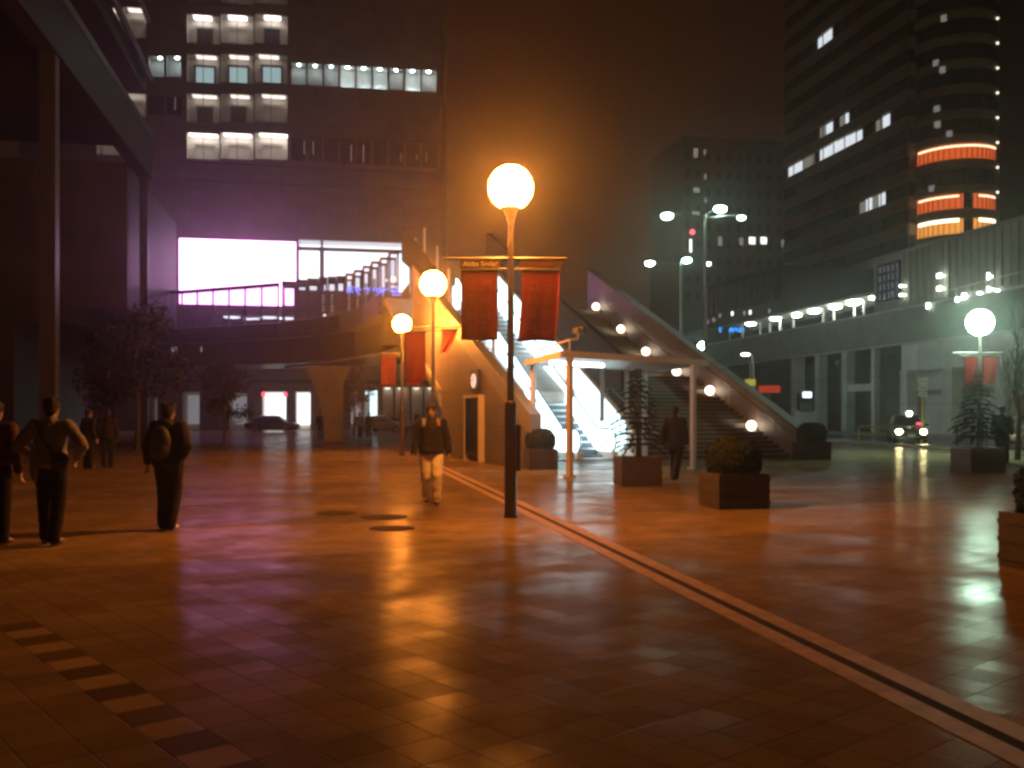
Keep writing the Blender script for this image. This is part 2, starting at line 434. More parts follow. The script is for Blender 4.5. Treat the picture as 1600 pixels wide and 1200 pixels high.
# ================================================================ SETTING
mb = MB(); mb.add([(-160,-30,0),(160,-30,0),(160,420,0),(-160,420,0)], [(0,1,2,3)])
structure(mb.build('plaza_paving', M['paving']))
# strip of two pale granite bands with a drain groove, along the plaza axis
Fs = Frame((.32, 15.3, 0), AX)
# n points to the right
for w0, w1, m, nm in ((-.20, -.045, M['band'], 'pale_paving_strip'), (.045, .20, M['band'], 'pale_paving_strip'), (-.045, .045, M['groove'], 'drain_groove')):
    mb = MB(); q = [Fs.at(a, w, .004) for a, w in ((-14, w0), (-14, w1), (16.5, w1), (16.5, w0))]
    mb.add(q, [(0,1,2,3)]); structure(mb.build(nm, m))
# road on the right of the plaza with kerbs
Fr = Frame((18.9, 46, 0), AX)
mb = MB(); mb.add([Fr.at(a, w, .004) for a, w in ((-60, .15), (-60, 11.5), (200, 11.5), (200, .15))], [(0,1,2,3)])
structure(mb.build('road', M['asphalt']))
mb = MB(); mb.fbox(Fr, -60, 200, 0, .15, 0, .12); structure(mb.build('kerb', M['kerb']))
mb = MB(); mb.fbox(Fr, -60, 200, 11.5, 11.65, 0, .13); mb.fbox(Fr, -60, 200, 11.65, 19, 0, .12); structure(mb.build('station_pavement', M['kerb']))
mb = MB(); mb.add([Fr.at(a, w, .009) for a, w in ((-60, .5), (-60, .65), (200, .65), (200, .5))], [(0,1,2,3)]); structure(mb.build('road_edge_line', M['line']))
# dark discs: the walking man's shadow put in as colour, and drains
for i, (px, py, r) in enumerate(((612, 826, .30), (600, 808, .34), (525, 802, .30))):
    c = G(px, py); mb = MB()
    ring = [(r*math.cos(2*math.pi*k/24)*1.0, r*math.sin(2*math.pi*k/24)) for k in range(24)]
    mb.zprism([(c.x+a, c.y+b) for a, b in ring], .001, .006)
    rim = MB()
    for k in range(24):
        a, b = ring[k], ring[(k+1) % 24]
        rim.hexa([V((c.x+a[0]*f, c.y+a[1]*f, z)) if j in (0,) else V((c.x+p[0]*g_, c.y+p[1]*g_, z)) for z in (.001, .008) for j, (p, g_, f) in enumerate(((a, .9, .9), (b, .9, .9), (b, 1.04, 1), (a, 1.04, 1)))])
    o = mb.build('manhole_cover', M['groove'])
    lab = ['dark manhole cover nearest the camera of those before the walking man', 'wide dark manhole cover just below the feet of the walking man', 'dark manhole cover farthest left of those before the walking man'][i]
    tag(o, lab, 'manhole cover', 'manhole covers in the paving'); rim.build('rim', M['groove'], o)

# night air and sky
W = bpy.data.worlds.new('World'); S.world = W; W.use_nodes = True; t = W.node_tree
bg = t.nodes['Background']
tc = t.nodes.new('ShaderNodeTexCoord'); sp = t.nodes.new('ShaderNodeSeparateXYZ'); t.links.new(tc.outputs['Generated'], sp.inputs[0])
rp = t.nodes.new('ShaderNodeValToRGB'); t.links.new(sp.outputs['Z'], rp.inputs[0])
cr = rp.color_ramp; cr.elements[0].position = 0; cr.elements[0].color = (.048, .032, .016, 1)
cr.elements[1].position = .6; cr.elements[1].color = (.0075, .0018, .0006, 1)
e1 = cr.elements.new(.13); e1.color = (.020, .0075, .0026, 1)
e2 = cr.elements.new(.30); e2.color = (.0105, .0028, .0009, 1)
t.links.new(rp.outputs[0], bg.inputs[0]); bg.inputs[1].default_value = 1.0
hz = bpy.data.materials.new('night_haze'); t = nt(hz); t.nodes.clear()
pv = t.nodes.new('ShaderNodeVolumePrincipled'); pv.inputs['Color'].default_value = (.92, .92, .92, 1); pv.inputs['Density'].default_value = .0014
pv.inputs['Anisotropy'].default_value = .89
o = t.nodes.new('ShaderNodeOutputMaterial'); t.links.new(pv.outputs[0], o.inputs['Volume'])
mb = MB(); mb.hexa([V((x, y, z)) for z in (-1, 150) for x, y in ((-165,-35),(165,-35),(165,430),(-165,430))])
tag(mb.build('haze', hz), kind='stuff')

# ================================================================ MAIN BUILDING (behind)
Fm = Frame((-22.63, 97, 0), AV)
A = lambda px: Fm.a(px)
Z = lambda px, py: Fm.z(px, py)
bld = thing('office_building', (-12, 100, 0), 'tall dark terracotta office building with lit ribbon windows and a video screen on it', 'building')
AL, AR, ZT = Fm.a(30), Fm.a(697), 50.0
bays = []      # (a0,a1,z0,z1, kind)
def bay(x0, x1, y0, y1, kind, ym=None):
    xm = (x0+x1)/2
    bays.append((A(x0), A(x1), Z(xm, y1), Z(xm, y0), kind))
rowsA = ((-40, 7, 'dimroom'), (22, 69, 'warm'), (84, 130, 'teal'), (146, 192, 'warmdim'), (207, 250, 'warmbright'))
for y0, y1, k in rowsA:
    for x0, x1 in ((291, 343.8), (344.2, 396.8), (397.2, 450)):
        bay(x0, x1, y0, y1, k)
for i in range(9):
    x0 = 454.5+i*25.5; x1 = x0+24.3
    bay(x0, x1, 97+i*1.4, 133+i*1.4, 'cool')
for i in range(9):
    x0 = 454.5+i*25.5; x1 = x0+24.3
    bay(x0, x1, 212+i*1.3, 252+i*1.3, 'dark')
for y0, y1, k in ((10, 60, 'warm2'), (76, 122, 'dimroom'), (138, 182, 'warm2'), (200, 243, 'warm2')):
    for x0, x1 in ((150, 188), (190, 229)):
        bay(x0, x1, y0, y1, k)
bay(231, 257, 86, 121, 'tealdim'); bay(259, 284, 86, 121, 'tealdim')
bay(231, 257, 150, 180, 'dark'); bay(259, 284, 150, 180, 'dark')
hall = (A(466), A(641), Z(553, 455), Z(553, 377))
loft = (A(335), A(463), Z(400, 535), Z(400, 492))
shops = []
for x0, x1, y0, k in ((235, 246, 618, 'vend'), (285, 312, 612, 'vend'), (358, 386, 614, 'dim'), (410, 447, 612, 'shop'), (462, 485, 612, 'shop'), (548, 566, 612, 'dim'), (569, 590, 610, 'cyan'), (598, 640, 604, 'grey'), (643, 690, 604, 'grey')):
    shops.append((A(x0), A(x1), .05, Z((x0+x1)/2, y0), k))
ops = [b[:4] for b in bays]+[hall, loft]+[s[:4] for s in shops]
xs = sorted({round(v, 4) for o in ops for v in o[:2]} | {round(AL, 4), round(AR, 4)})
zs = sorted({round(v, 4) for o in ops for v in o[2:]} | {0.0, ZT})
mb = MB()
for i in range(len(xs)-1):
    j = 0
    xm = (xs[i]+xs[i+1])/2
    run = None
    for j in range(len(zs)):
        zc = (zs[j]+zs[j+1])/2 if j < len(zs)-1 else None
        solid = zc is not None and not any(o[0] < xm < o[1] and o[2] < zc < o[3] for o in ops)
        if solid and run is None: run = zs[j]
        if not solid and run is not None:
            q = [Fm.at(xs[i], 0, run), Fm.at(xs[i+1], 0, run), Fm.at(xs[i+1], 0, zs[j]), Fm.at(xs[i], 0, zs[j])]
            mb.add(q, [(0,1,2,3)]); run = None
# sides, roof, back
D = 24
mb.add([Fm.at(AR,0,0),Fm.at(AR,-D,0),Fm.at(AR,-D,ZT),Fm.at(AR,0,ZT)], [(0,1,2,3)])
mb.add([Fm.at(AL,0,0),Fm.at(AL,-D,0),Fm.at(AL,-D,ZT),Fm.at(AL,0,ZT)], [(3,2,1,0)])
mb.add([Fm.at(AL,-D,0),Fm.at(AR,-D,0),Fm.at(AR,-D,ZT),Fm.at(AL,-D,ZT)], [(3,2,1,0)])
mb.add([Fm.at(AL,0,ZT),Fm.at(AR,0,ZT),Fm.at(AR,-D,ZT),Fm.at(AL,-D,ZT)], [(0,1,2,3)])
mb.build('facade_wall', M['facade'], bld)
# drain pipe on the right corner and horizontal string courses
mb = MB(); mb.tube([Fm.at(AR-.35, .12, 3), Fm.at(AR-.35, .12, ZT)], .09); mb.build('corner_pipe', M['steel'], bld)
for py in (262, 290):
    mb = MB(); z = Z(480, py); mb.fbox(Fm, Fm.a(291), AR-.8, .002, .10, z-.06, z+.06); mb.build('string_course', M['frame'], bld)
def room(fr, a0, a1, z0, z1, d, sgn=-1):
    m = MB()
    f = [fr.at(a, 0, z) for a, z in ((a0,z0),(a1,z0),(a1,z1),(a0,z1))]; b = [fr.at(a, sgn*d, z) for a, z in ((a0,z0),(a1,z0),(a1,z1),(a0,z1))]
    m.add(f+b, [(4,5,6,7),(0,1,5,4),(1,2,6,5),(2,3,7,6),(3,0,4,7)])
    return m
rnd = random.Random(3)
cool_i = 0
for a0, a1, z0, z1, k in bays:
    m = MB(); tw = .055; wd = a1-a0
    for x in ((a0+tw/2, (a0+a1)/2, a1-tw/2) if wd > 2.5 else (a0+tw/2, a1-tw/2)):
        m.fbox(Fm, x-tw/2, x+tw/2, -.14, -.04, z0, z1)
    m.fbox(Fm, a0, a1, -.142, -.038, z0, z0+.08); m.fbox(Fm, a0, a1, -.142, -.038, z1-.08, z1)
    win = m.build('window', M['frame'], bld)
    m = MB(); m.add([Fm.at(a0,-.09,z0),Fm.at(a1,-.09,z0),Fm.at(a1,-.09,z1),Fm.at(a0,-.09,z1)], [(0,1,2,3)])
    if k == 'dark':
        m.build('pane', M['darkglass'], win)
        m = MB()
        if rnd.random() < .8:
            x = a0+wd*rnd.uniform(.3, .9); m.fbox(Fm, x-.03, x+.03, -.085, -.07, z0+rnd.uniform(.2, .9), z0+rnd.uniform(1.3, 2.1)); m.build('lamp_glint', E['officedim'], win)
        continue
    m.build('pane', M['clearglass'], win)
    dp = 1.5
    room(Fm, a0+.01, a1-.01, z0+.01, z1-.01, dp).build('room', M['interior'], win)
    m = MB()
    if k in ('warm', 'warmbright', 'warmdim', 'warm2', 'dimroom', 'teal'):
        mt = {'warm': E['warmspot'], 'warmbright': E['warmspot'], 'warmdim': E['dimspot'], 'warm2': E['dimspot'], 'dimroom': E['dimspot'], 'teal': E['dimspot']}[k]
        if k == 'dimroom' and rnd.random() < .3: continue
        sz = {'warm': .2, 'warmbright': .5, 'warmdim': .4, 'warm2': .45, 'dimroom': .1, 'teal': .30}[k]*rnd.uniform(.6, 1.15)
        c = (a0+a1)/2+rnd.uniform(-.3, .3)
        sw = min(wd*.42, .5+sz*1.6); m.fbox(Fm, c-sw, c+sw, -1.3, -.35, z1-.09, z1-.06); m.build('downlight', mt, win)
        # inner partition frames seen in the rooms
        m = MB()
        for x in (a0+wd*.2, a1-wd*.2): m.fbox(Fm, x-.07, x+.07, -1.40, -1.2, z0+.02, z1-.7)
        m.fbox(Fm, a0+wd*.2+.07, a1-wd*.2-.07, -1.38, -1.22, z1-.85, z1-.7)
        m.build('inner_frame', M['interior'] if k != 'teal' else M['frame'], win)
        if k in ('warm', 'warmdim') and rnd.random() < .6:
            m = MB(); m.fbox(Fm, a0+wd*.26, a1-wd*.26, -1.45, -1.40, z0+.02, z1-.9); m.build('dark_doorway', M['frame'], win)
        if k == 'teal':
            m = MB(); m.fbox(Fm, a0+wd*.24, a1-wd*.24, -1.45, -1.41, z0+.1, z1-.9); m.build('lit_screen', emit('office_backlight', (.62, .85, .82), .75) if 'office_backlight' not in bpy.data.materials else bpy.data.materials['office_backlight'], win)
    elif k == 'cool':
        c = (a0+a1)/2; s = rnd.uniform(.10, .14)
        m.fbox(Fm, c-s, c+s, -.75, -.75+2*s, z1-.10, z1-.07); m.build('downlight', E['coolspot'], win)
        m = MB()
        if cool_i in (3, 4, 5, 7): m.fbox(Fm, c-.5*rnd.random()-.1, c+.4, -1.2, -1.1, z0+.05, z0+.14); m.build('desk_lamp', E['coolspot'], win)
        cool_i += 1
    elif k == 'tealdim':
        c = a1-.5; m.fbox(Fm, c-.12, c+.12, -.7, -.5, z1-.10, z1-.07); m.build('downlight', E['coolspot'], win)
# lit hall behind the stepped glass
a0, a1, z0, z1 = hall
ht = thing_part = None
w = MB()
zb = Z(553, 388)
w.fbox(Fm, a0, a1, -.3, .05, zb-.35, zb+.0); w.fbox(Fm, A(503)-.22, A(503)+.22, -.32, .06, z0, zb-.35); w.fbox(Fm, A(503)-.12, A(503)+.12, -.32, .06, zb, z1)
hw = w.build('hall_window', M['steel'], bld)
m = room(Fm, a0+.01, a1-.01, z0+.01, z1-.01, 5); m.build('hall_room', M['interior'], hw)
m = MB(); m.add([Fm.at(a0+.1,-1.4,z0+.1),Fm.at(a1-.1,-1.4,z0+.1),Fm.at(a1-.1,-1.4,z1-.25),Fm.at(a0+.1,-1.4,z1-.25)], [(0,1,2,3)]); m.build('lit_back_wall', E['hall'], hw)
m = MB(); m.fbox(Fm, a0+.2, a1-.2, -1.3, -.5, z1-.12, z1-.06); m.build('ceiling_light', E['hallceil'], hw)
m = MB(); m.add([Fm.at(a0,-.1,z0),Fm.at(a1,-.1,z0),Fm.at(a1,-.1,z1),Fm.at(a0,-.1,z1)], [(0,1,2,3)]); m.build('pane', M['clearglass'], hw)
# upper lobby with oval ceiling lights
a0, a1, z0, z1 = loft
lw = room(Fm, a0+.01, a1-.01, z0+.01, z1-.01, 7).build('lobby_opening', M['soffit'], bld)
for px, ww, w in ((359, 26, -2.2), (384, 15, -3.6), (396, 12, -3.2), (418, 26, -1.8), (446, 26, -2.4)):
    m = MB(); c = Fm.a(px); r = ww/FOC*97/2
    m.lathe(Fm.at(c, w, z1-.16), ((r*.7, 0), (r, .05), (r, .12)), 20); m.build('oval_ceiling_light', E['hall'], lw)
# shopfronts at ground level
for a0, a1, z0, z1, k in shops:
    m = MB(); m.fbox(Fm, a0-.12, a1+.12, -.05, .12, z1, z1+.22); m.fbox(Fm, a0-.12, a0, -.05, .12, 0.02, z1); m.fbox(Fm, a1, a1+.12, -.05, .12, 0.02, z1)
    sh = m.build('shopfront', M['frame'], bld)
    room(Fm, a0+.005, a1-.005, z0, z1-.005, 3.5).build('shop_room', M['interior'], sh)
    m = MB()
    mt = {'vend': E['shopdim'], 'dim': E['shopdim'], 'shop': E['shop'], 'cyan': E['shopcyan'], 'grey': E['shopdim']}[k]
    if k in ('shop',):
        m.fbox(Fm, a0+.08, a1-.08, -3.2, -3.1, .5, z1-.1); m.build('lit_shelves', mt, sh)
    elif k == 'cyan':
        m.fbox(Fm, a0+.05, a1-.05, -.5, -.4, z1-.5, z1-.02); m.fbox(Fm, a1-.75, a1-.05, -.5, -.4, .8, z1-.5); m.build('lit_sign', mt, sh)
    elif k == 'grey':
        n = max(2, int((a1-a0)/1.1))
        for i in range(n):
            c = a0+(i+.5)*(a1-a0)/n; m = MB(); m.fbox(Fm, c-.28, c+.28, -3.3, -3.0, z1-.16, z1-.08); m.build('shop_spotlight', E['dimspot'], sh)
        m = MB()
        for i in range(n-1):
            c = a0+(i+1)*(a1-a0)/n; m = MB(); m.fbox(Fm, c-.09, c+.09, -3.49, -3.1, .06, z1-.05); m.build('shop_pillar', M['frame'], sh)
        m = MB()
        for i in range(n): 
            c = a0+(i+.5)*(a1-a0)/n; m = MB(); m.fbox(Fm, c-.3, c+.25, -2.6, -2.2, .06, 1.1+rnd.random()*.8); m.build('goods_rack', M['brownbag'], sh)
    else:
        m.fbox(Fm, a0+.1, a1-.1, -3.3, -3.2, .6, z1-.3); m.build('lit_shelves', mt, sh)
for px in (412, 446):
    m = MB(); m.sphere(Fm.at(A(px), .3, Z(px, 616)), (.22, .10, .24)); m.build('red_lamp', E['redlamp'], bld)
m = MB(); m.fbox(Fm, A(232), A(690), .02, .9, Z(450, 600), Z(450, 594)); m.build('shop_canopy', M['darksteel'], bld)

# ---- large video screen hung on the facade
a0, a1 = A(280), A(463); z1 = Z(370, 375.5); z0 = Z(370, 478)
m = MB(); m.fbox(Fm, a0, a1, .03, .35, z0, z1)
scr = tag(m.build('video_screen', M['frame'], origin=Fm.at((a0+a1)/2, 0, z0)), 'huge glowing white and magenta video screen on the dark office building', 'video screen')
m = MB(); m.add([Fm.at(a0+.05,.36,z0+.05),Fm.at(a1-.05,.36,z0+.05),Fm.at(a1-.05,.36,z1-.05),Fm.at(a0+.05,.36,z1-.05)], [(0,1,2,3)])
m.build('screen_face', E['screen'], scr)
m = MB()
r_, u_ = Fm.u, V((0,0,1)); p0 = Fm.at(A(324), .375, Z(324, 397)); q = 97/FOC
stroke(m, [(-13*q, 5*q), (-5*q, 6*q), (4*q, 5*q), (14*q, 6*q)], 2.2*q, p0, r_, u_, .02); stroke(m, [(13.5*q, 6*q), (13*q, -1*q)], 2*q, p0, r_, u_, .02); stroke(m, [(-13*q, 5*q), (-10*q, 3*q)], 2*q, p0, r_, u_, .02)
m.build('screen_graphic', E['screenmark'], scr)
m = MB()
a, b = scr, None
# ---- blue neon signs
def neon(name, label, px, py, segs, th, mt, w=.5, Y=None, fr=Fm):
    m = MB(); c = fr.a(px); q = (fr.at(c, 0, 0)).y/FOC
    p0 = fr.at(c, w, fr.z(px, py))
    for sg in segs: stroke(m, [(x*q, y*q) for x, y in sg], th*q, p0, fr.u, V((0,0,1)), .05)
    return tag(m.build(name, mt, origin=p0), label, 'neon sign')
sg = [[(-43,4),(-33,4)],[(-44,0),(-34,0)],[(-44,-3),(-34,-3)],[(-31,4),(-28,-1),(-24,-7)],[(-28,2),(-22,1)],[(-18,3),(-8,3)],[(-10,3),(-12,-5)],[(-2,4),(-2,-1)],[(2,3),(9,3),(9,-2),(3,-2),(2,3)],[(6,-2),(6,-7),(1,-7)],[(12,3),(12,-7)],[(14,3),(22,3)],[(25,4),(34,4),(36,1),(33,-2),(26,-2)],[(26,-6),(40,-6)],[(40,4),(43,2)]]
blue_sign_segs = sg
neon('neon_sign', 'bright blue arched neon sign at the left of the video screen', 242, 441, [[(-7,-6),(-7,2),(0,3),(5,2),(8,-4)]], 2.2, E['cyanblue'])
neon('neon_sign', 'short bright blue neon sign seen beside the tall left column', 95, 438, [[(-6,4),(4,4)],[(3,4),(3,-6)]], 2.4, E['cyanblue'])
m = MB(); m.fbox(Fm, A(232), A(243), .02, .5, Z(238, 374), Z(238, 369)); tag(m.build('facade_spotlight', E['platform'], origin=Fm.at(A(238), 0, Z(238, 374))), 'small white spotlight at the upper left of the video screen', 'spotlight')

# ================================================================ LEFT BUILDING
Fl = Frame(V((-.383*50, 50, 0)), AX)      # line of its front columns; n points right (to the plaza)
lb = thing('concourse_building', (-24, 40, 0), 'dark modern building at left with tall pale columns under a deep roof', 'building')
zr = 15.8
m = MB(); m.fbox(Fl, -62, .3, -28, .35, zr-.25, zr+.15); m.fbox(Fl, -62, .3, -.3, .35, zr-1.9, zr-.25); m.build('canopy_roof', M['soffit'], lb)
m = MB(); m.fbox(Fl, -62, .32, -3, .38, zr+.15, zr+.5); m.build('roof_edge', M['purplesteel'], lb)
m = MB(); m.fprism(Fl, [(-62, zr+3.0), (.2, zr+2.5), (.2, zr+3.5), (-62, zr+4.6)], -4, .1); m.build('upper_roof', M['soffit'], lb)
m = MB(); m.tube([Fl.at(-62, .3, zr+4.7), Fl.at(-8, .3, zr+3.7), Fl.at(.1, .3, zr+3.3)], .16); m.build('roof_pipe', M['purplesteel'], lb)
m = MB(); m.tube([Fl.at(-60, .2, zr+9.5), Fl.at(.1, .2, zr+6.3)], .13); m.build('roof_pipe', M['purplesteel'], lb)
a1_ = Fl.a(77)
for aa, sz in ((a1_, .52), (0.0, .40), ):
    m = MB(); m.fbox(Fl, aa-sz/2, aa+sz/2, -sz/2, sz/2, 0, zr-.3 if aa > -1 else zr-1.0)
    m.fbox(Fl, aa-sz/2-.06, aa+sz/2+.06, -sz/2-.06, sz/2+.06, 0, .25)
    m.build('column', M['purplesteel'], lb)
m = MB(); m.fbox(Fl, -62, -2, -9, -8.5, 0, zr); m.build('glass_wall', M['darkglass'], lb)
m = MB()
for i in range(24): m.fbox(Fl, -61+i*2.5, -60.9+i*2.5, -8.5, -8.38, 0, zr-.3)
m.build('glazing_bars', M['frame'], lb)
m = MB(); m.fbox(Fl, -1.8, 14, -26, -.5, 6.9, 14.2); m.build('upper_block', M['darkwall'], lb)
m = MB(); m.fbox(Fl, -1.0, 14, -26, -6, 0, 6.9); m.build('lower_block', M['darkwall'], lb)
m = MB(); m.fbox(Fl, -1.95, -1.75, -9.2, -2.4, 6.05, 6.85); m.build('pale_beam', M['purplesteel'], lb)
for z0, z1, w in ((11.2, 13.6, -8.3), (8.1, 8.6, -8.2), (6.9, 7.6, -8.25), (2.8, 3.8, -8.2), (4.2, 4.4, -8.25)):
    m = MB(); a = Fl.a(91.5, w); m.fbox(Fl, a-.25, a+.25, w-.05, w+.05, z0, z1); m.build('lit_window', E['shopdim'], lb)

# ================================================================ STAIR AND ESCALATOR BLOCK
Fe = Frame((-.25, 29.4, 0), (-.343, .939, 0))
st = thing('staircase', Fe.at(1.5, 8.5, 0), 'wide dark stone staircase up to the deck between sloping walls with small round lamps', 'staircase')
def wtop(a): return 2.08+.455*(a+1.17)
# left side wall (orange lit), with raised soffit towards the back
m = MB(); m.fprism(Fe, [(-2.3, 0), (6.95, 0), (6.95, 2.5), (11.4, 4.65), (11.4, wtop(11.4)-.62), (-2.3, wtop(-2.3)-.62)], 0, .3)
m.build('left_wall', M['greywall'], st)
m = MB(); m.fprism(Fe, [(-2.3, wtop(-2.3)-.62), (11.4, wtop(11.4)-.62), (11.4, wtop(11.4)), (-2.3, wtop(-2.3))], -.02, .32)
m.build('wall_coping', M['greycop'], st)
m = MB(); m.fprism(Fe, [(7.0, 2.3), (7.0, 2.5), (16.5, 7.0), (16.5, 6.75)], -.06, 5.9); m.build('soffit', M['concrete'], st)
m = MB(); m.fbox(Fe, 6.9, 7.05, .3, 5.9, 0, 2.45); m.build('end_wall', M['concrete'], st)
# right sloping wall
def rtop(a): return 1.13+.458*(a-1.4)
m = MB(); m.fprism(Fe, [(.2, 0), (19.2, 0), (19.2, rtop(19.2)), (.2, rtop(.2))], 11.6, 11.95); m.build('right_wall', M['rightwall'], st)
m = MB(); m.fprism(Fe, [(.2, rtop(.2)), (19.2, rtop(19.2)), (19.2, rtop(19.2)+.07), (.2, rtop(.2)+.07)], 11.56, 11.99); m.build('wall_cap', M['greycop'], st)
# flights
fl = MB(); ns = MB(); z = 0; a = 1.6; zst = []
for i in range(46):
    if i == 21:
        fl.fbox(Fe, a, a+1.6, 5.9, 11.6, 0 if i < 5 else z-.6, z); a += 1.6
    z += .152; zst.append((a, z))
    fl.fbox(Fe, a, a+.33, 5.9, 11.6, max(0, z-.9), z); ns.fbox(Fe, a-.012, a+.05, 6.0, 11.5, z-.035, z+.004); a += .33
fl.build('steps', M['step'], st); ns.build('step_nosings', M['nosing'], st)
atop = a
# parapet on the left of the upper flight
def ptop(a): return 3.64+.47*(a-3.27)
m = MB(); m.fprism(Fe, [(3.27, ptop(3.27)-1.2), (4.6, ptop(4.6)-1.75), (atop, ptop(atop)-1.75), (atop, ptop(atop)), (3.27, ptop(3.27))], 5.62, 5.85); m.build('middle_parapet', M['midwall'], st)
# handrails
for w in (6.05, 11.45):
    m = MB(); pts = [Fe.at(1.3, w, .9), Fe.at(1.7, w, 1.0)]+[Fe.at(a_, w, z_+.85) for a_, z_ in zst[1::5]]
    m.tube(pts, .025, 8)
    for a_, z_ in zst[2::9]: m.tube([Fe.at(a_+.1, w, z_-.05), Fe.at(a_+.1, w, z_+.87)], .018, 6)
    m.build('handrail', M['silver'], st)
# wall lamps
for i, (px, py) in enumerate(((931, 479), (970, 514), (1009, 549), (1057, 580), (1109, 610), (1174, 665))):
    w = 11.28; aa = Fe.a(px, w); zz = Fe.z(px, py, w)
    m = MB(); m.fbox(Fe, aa-.10, aa+.10, 11.44, 11.6, zz-.32, zz-.16); m.tube([Fe.at(aa, 11.5, zz-.24), Fe.at(aa, w-.05, zz-.22), Fe.at(aa, w, zz-.1)], .03, 8)
    if i < 3: m.fbox(Fe, aa+.15, aa+.95, 11.2, 11.58, zz-.52, zz-.42); m.fbox(Fe, aa-.12, aa+.12, 11.4, 11.58, zz-.95, zz-.5)
    lp = m.build('wall_lamp', M['concrete'], st)
    m = MB(); m.sphere(Fe.at(aa, w, zz), .19, 16, 10); m.build('globe', E['stairlamp'], lp)
# white wall right of the escalators
m = MB(); m.fprism(Fe, [(1.9, 0), (17, 0), (17, 1.22+.515*(17-2.3)), (2.3, 1.22), (1.9, .9)], 5.42, 5.60); m.build('escalator_side_wall', M['white'], st)

m = MB(); m.fprism(Fe, [(2.5, .45), (16.5, 1.22+.515*(16.5-2.3)-1.3), (16.5, 1.22+.515*(16.5-2.3)-.08), (2.5, 1.22+.515*.2-.08)], 5.38, 5.417); m.build('light_panel', E['escpanel'], st)
def esc_z(a): return max(0.0, .577*(a-4.0)) if a < 16.2 else .577*12.2
def escalator(w0, label):
    e = thing('escalator', Fe.at(2.7, w0+.8, 0), label, 'escalator', 'escalators up to the deck')
    w1 = w0+1.55
    for side, (wa, wb) in enumerate(((w0, w0+.2), (w1-.2, w1))):
        poly = [(3.0, .28), (4.1, .30), (16.2, esc_z(16.2)+.25), (16.2, esc_z(16.2)+1.02), (4.3, 1.12), (3.4, .98)]
        poly = [(2.95, .20), (4.0, .20), (16.2, esc_z(16.2)+.06), (16.2, esc_z(16.2)+1.0), (4.1, 1.0)]
        arc = [(3.05+.42*math.cos(t), .62+.38*math.sin(t)) for t in [R(x) for x in (80, 100, 125, 150, 180, 210, 240, 262)]]
        m = MB(); m.fprism(Fe, poly[1:]+[(3.1, 1.0)]+arc+[(3.1, .24)], wa+.04, wb-.04)
        m.build('balustrade', E['esc'], e)
        m = MB(); pts = [Fe.at(16.2, (wa+wb)/2, esc_z(16.2)+1.05), Fe.at(4.1, (wa+wb)/2, 1.05), Fe.at(3.5, (wa+wb)/2, 1.05)]
        pts += [Fe.at(3.05+.46*math.cos(t), (wa+wb)/2, .62+.43*math.sin(t)) for t in [R(x) for x in (85, 105, 130, 155, 180, 205, 230, 255, 275)]]
        m.tube(pts, .032, 8); m.build('handrail', M['black'], e)
        m = MB(); m.fprism(Fe, [(2.6, 0), (4.15, 0), (16.2, esc_z(16.2)-.35), (16.2, esc_z(16.2)+.22), (4.0, .26), (2.6, .26)], wa, wb); m.build('skirt', M['white'], e)
    m = MB(); m.fbox(Fe, 2.4, 4.0, w0+.21, w1-.21, 0, .03); m.build('landing_plate', M['silver'], e)
    proto = None; a = 3.45; z = .12; n = 31
    for i in range(n):
        if proto is None:
            m = MB(); m.fbox(Fe, a, a+.40, w0+.22, w1-.22, z-.36, z); proto = m.build('step', M['escstep'], e, origin=Fe.at(a, w0+.8, z))
            m = MB(); m.fbox(Fe, a-.012, a+.06, w0+.24, w1-.24, z-.05, z+.005); pe = m.build('step_edge', M['silver'], proto, origin=Fe.at(a, w0+.8, z))
        else:
            c = copy_tree(proto, e); c.location = Fe.at(a, w0+.8, z)-e.location
        a += .40; z += .40*.577
    return e
escalator(1.95, 'escalator with glowing side panels, nearer the clock wall at its left')
escalator(3.62, 'escalator with glowing side panels, next to the dark stairs at its right')
# truss filling under the escalators
m = MB(); m.fprism(Fe, [(4.6, 0), (7.0, 0), (7.0, 1.1), (16.2, 6.4), (16.2, 6.6), (4.6, .02)], .35, 5.4); m.build('escalator_truss', M['concrete'], st)
# tall white poles and glazed head of the escalators
pole_defs = ((649, 372, 418, 15.5), (663, 356, 444, 14.5), (683, 384, 452, 12.5), (702, 420, 506, 9.5))
for px, y0, y1, a in pole_defs:
    w = .5; aa = Fe.a(px, w); m = MB(); m.tube([Fe.at(aa, w, Fe.z(px, y1+12, w)), Fe.at(aa, w, Fe.z(px, y0, w))], .05, 8); m.build('white_pole', M['white'], st)
m = MB(); aa = Fe.a(655, .6); ab = Fe.a(700, .6); m.fprism(Fe, [(aa+1.2, wtop(aa)), (ab, wtop(ab)), (ab, wtop(ab)+.9), (aa, wtop(aa)+1.1), (aa+1.2, wtop(aa)+1.1)], .10, .13); m.build('glass_screen', M['railglass'], st)
m = MB(); m.tube([Fe.at(9.2, .16, wtop(9.2)+.05), Fe.at(9.2, .16, wtop(9.2)+.9), Fe.at(6.5, .16, wtop(6.5)+.55)], .03, 8); m.build('rail_end', M['white'], st)
# white posts beside the left escalator and lit signs on them
for px, yb, yt in ((748, 552, 470), (771, 590, 440)):
    w = 1.6; aa = Fe.a(px, w); m = MB(); m.fbox(Fe, aa-.06, aa+.06, w-.06, w+.06, Fe.z(px, yb, w), Fe.z(px, yt, w)); m.build('white_post', M['white'], st)
m = MB(); aa = Fe.a(713, 1.6); zz = Fe.z(713, 465, 1.6); m.fbox(Fe, aa-.4, aa+.4, 1.55, 1.65, zz-.5, zz+.5); m.build('lit_notice', E['shop'], st)

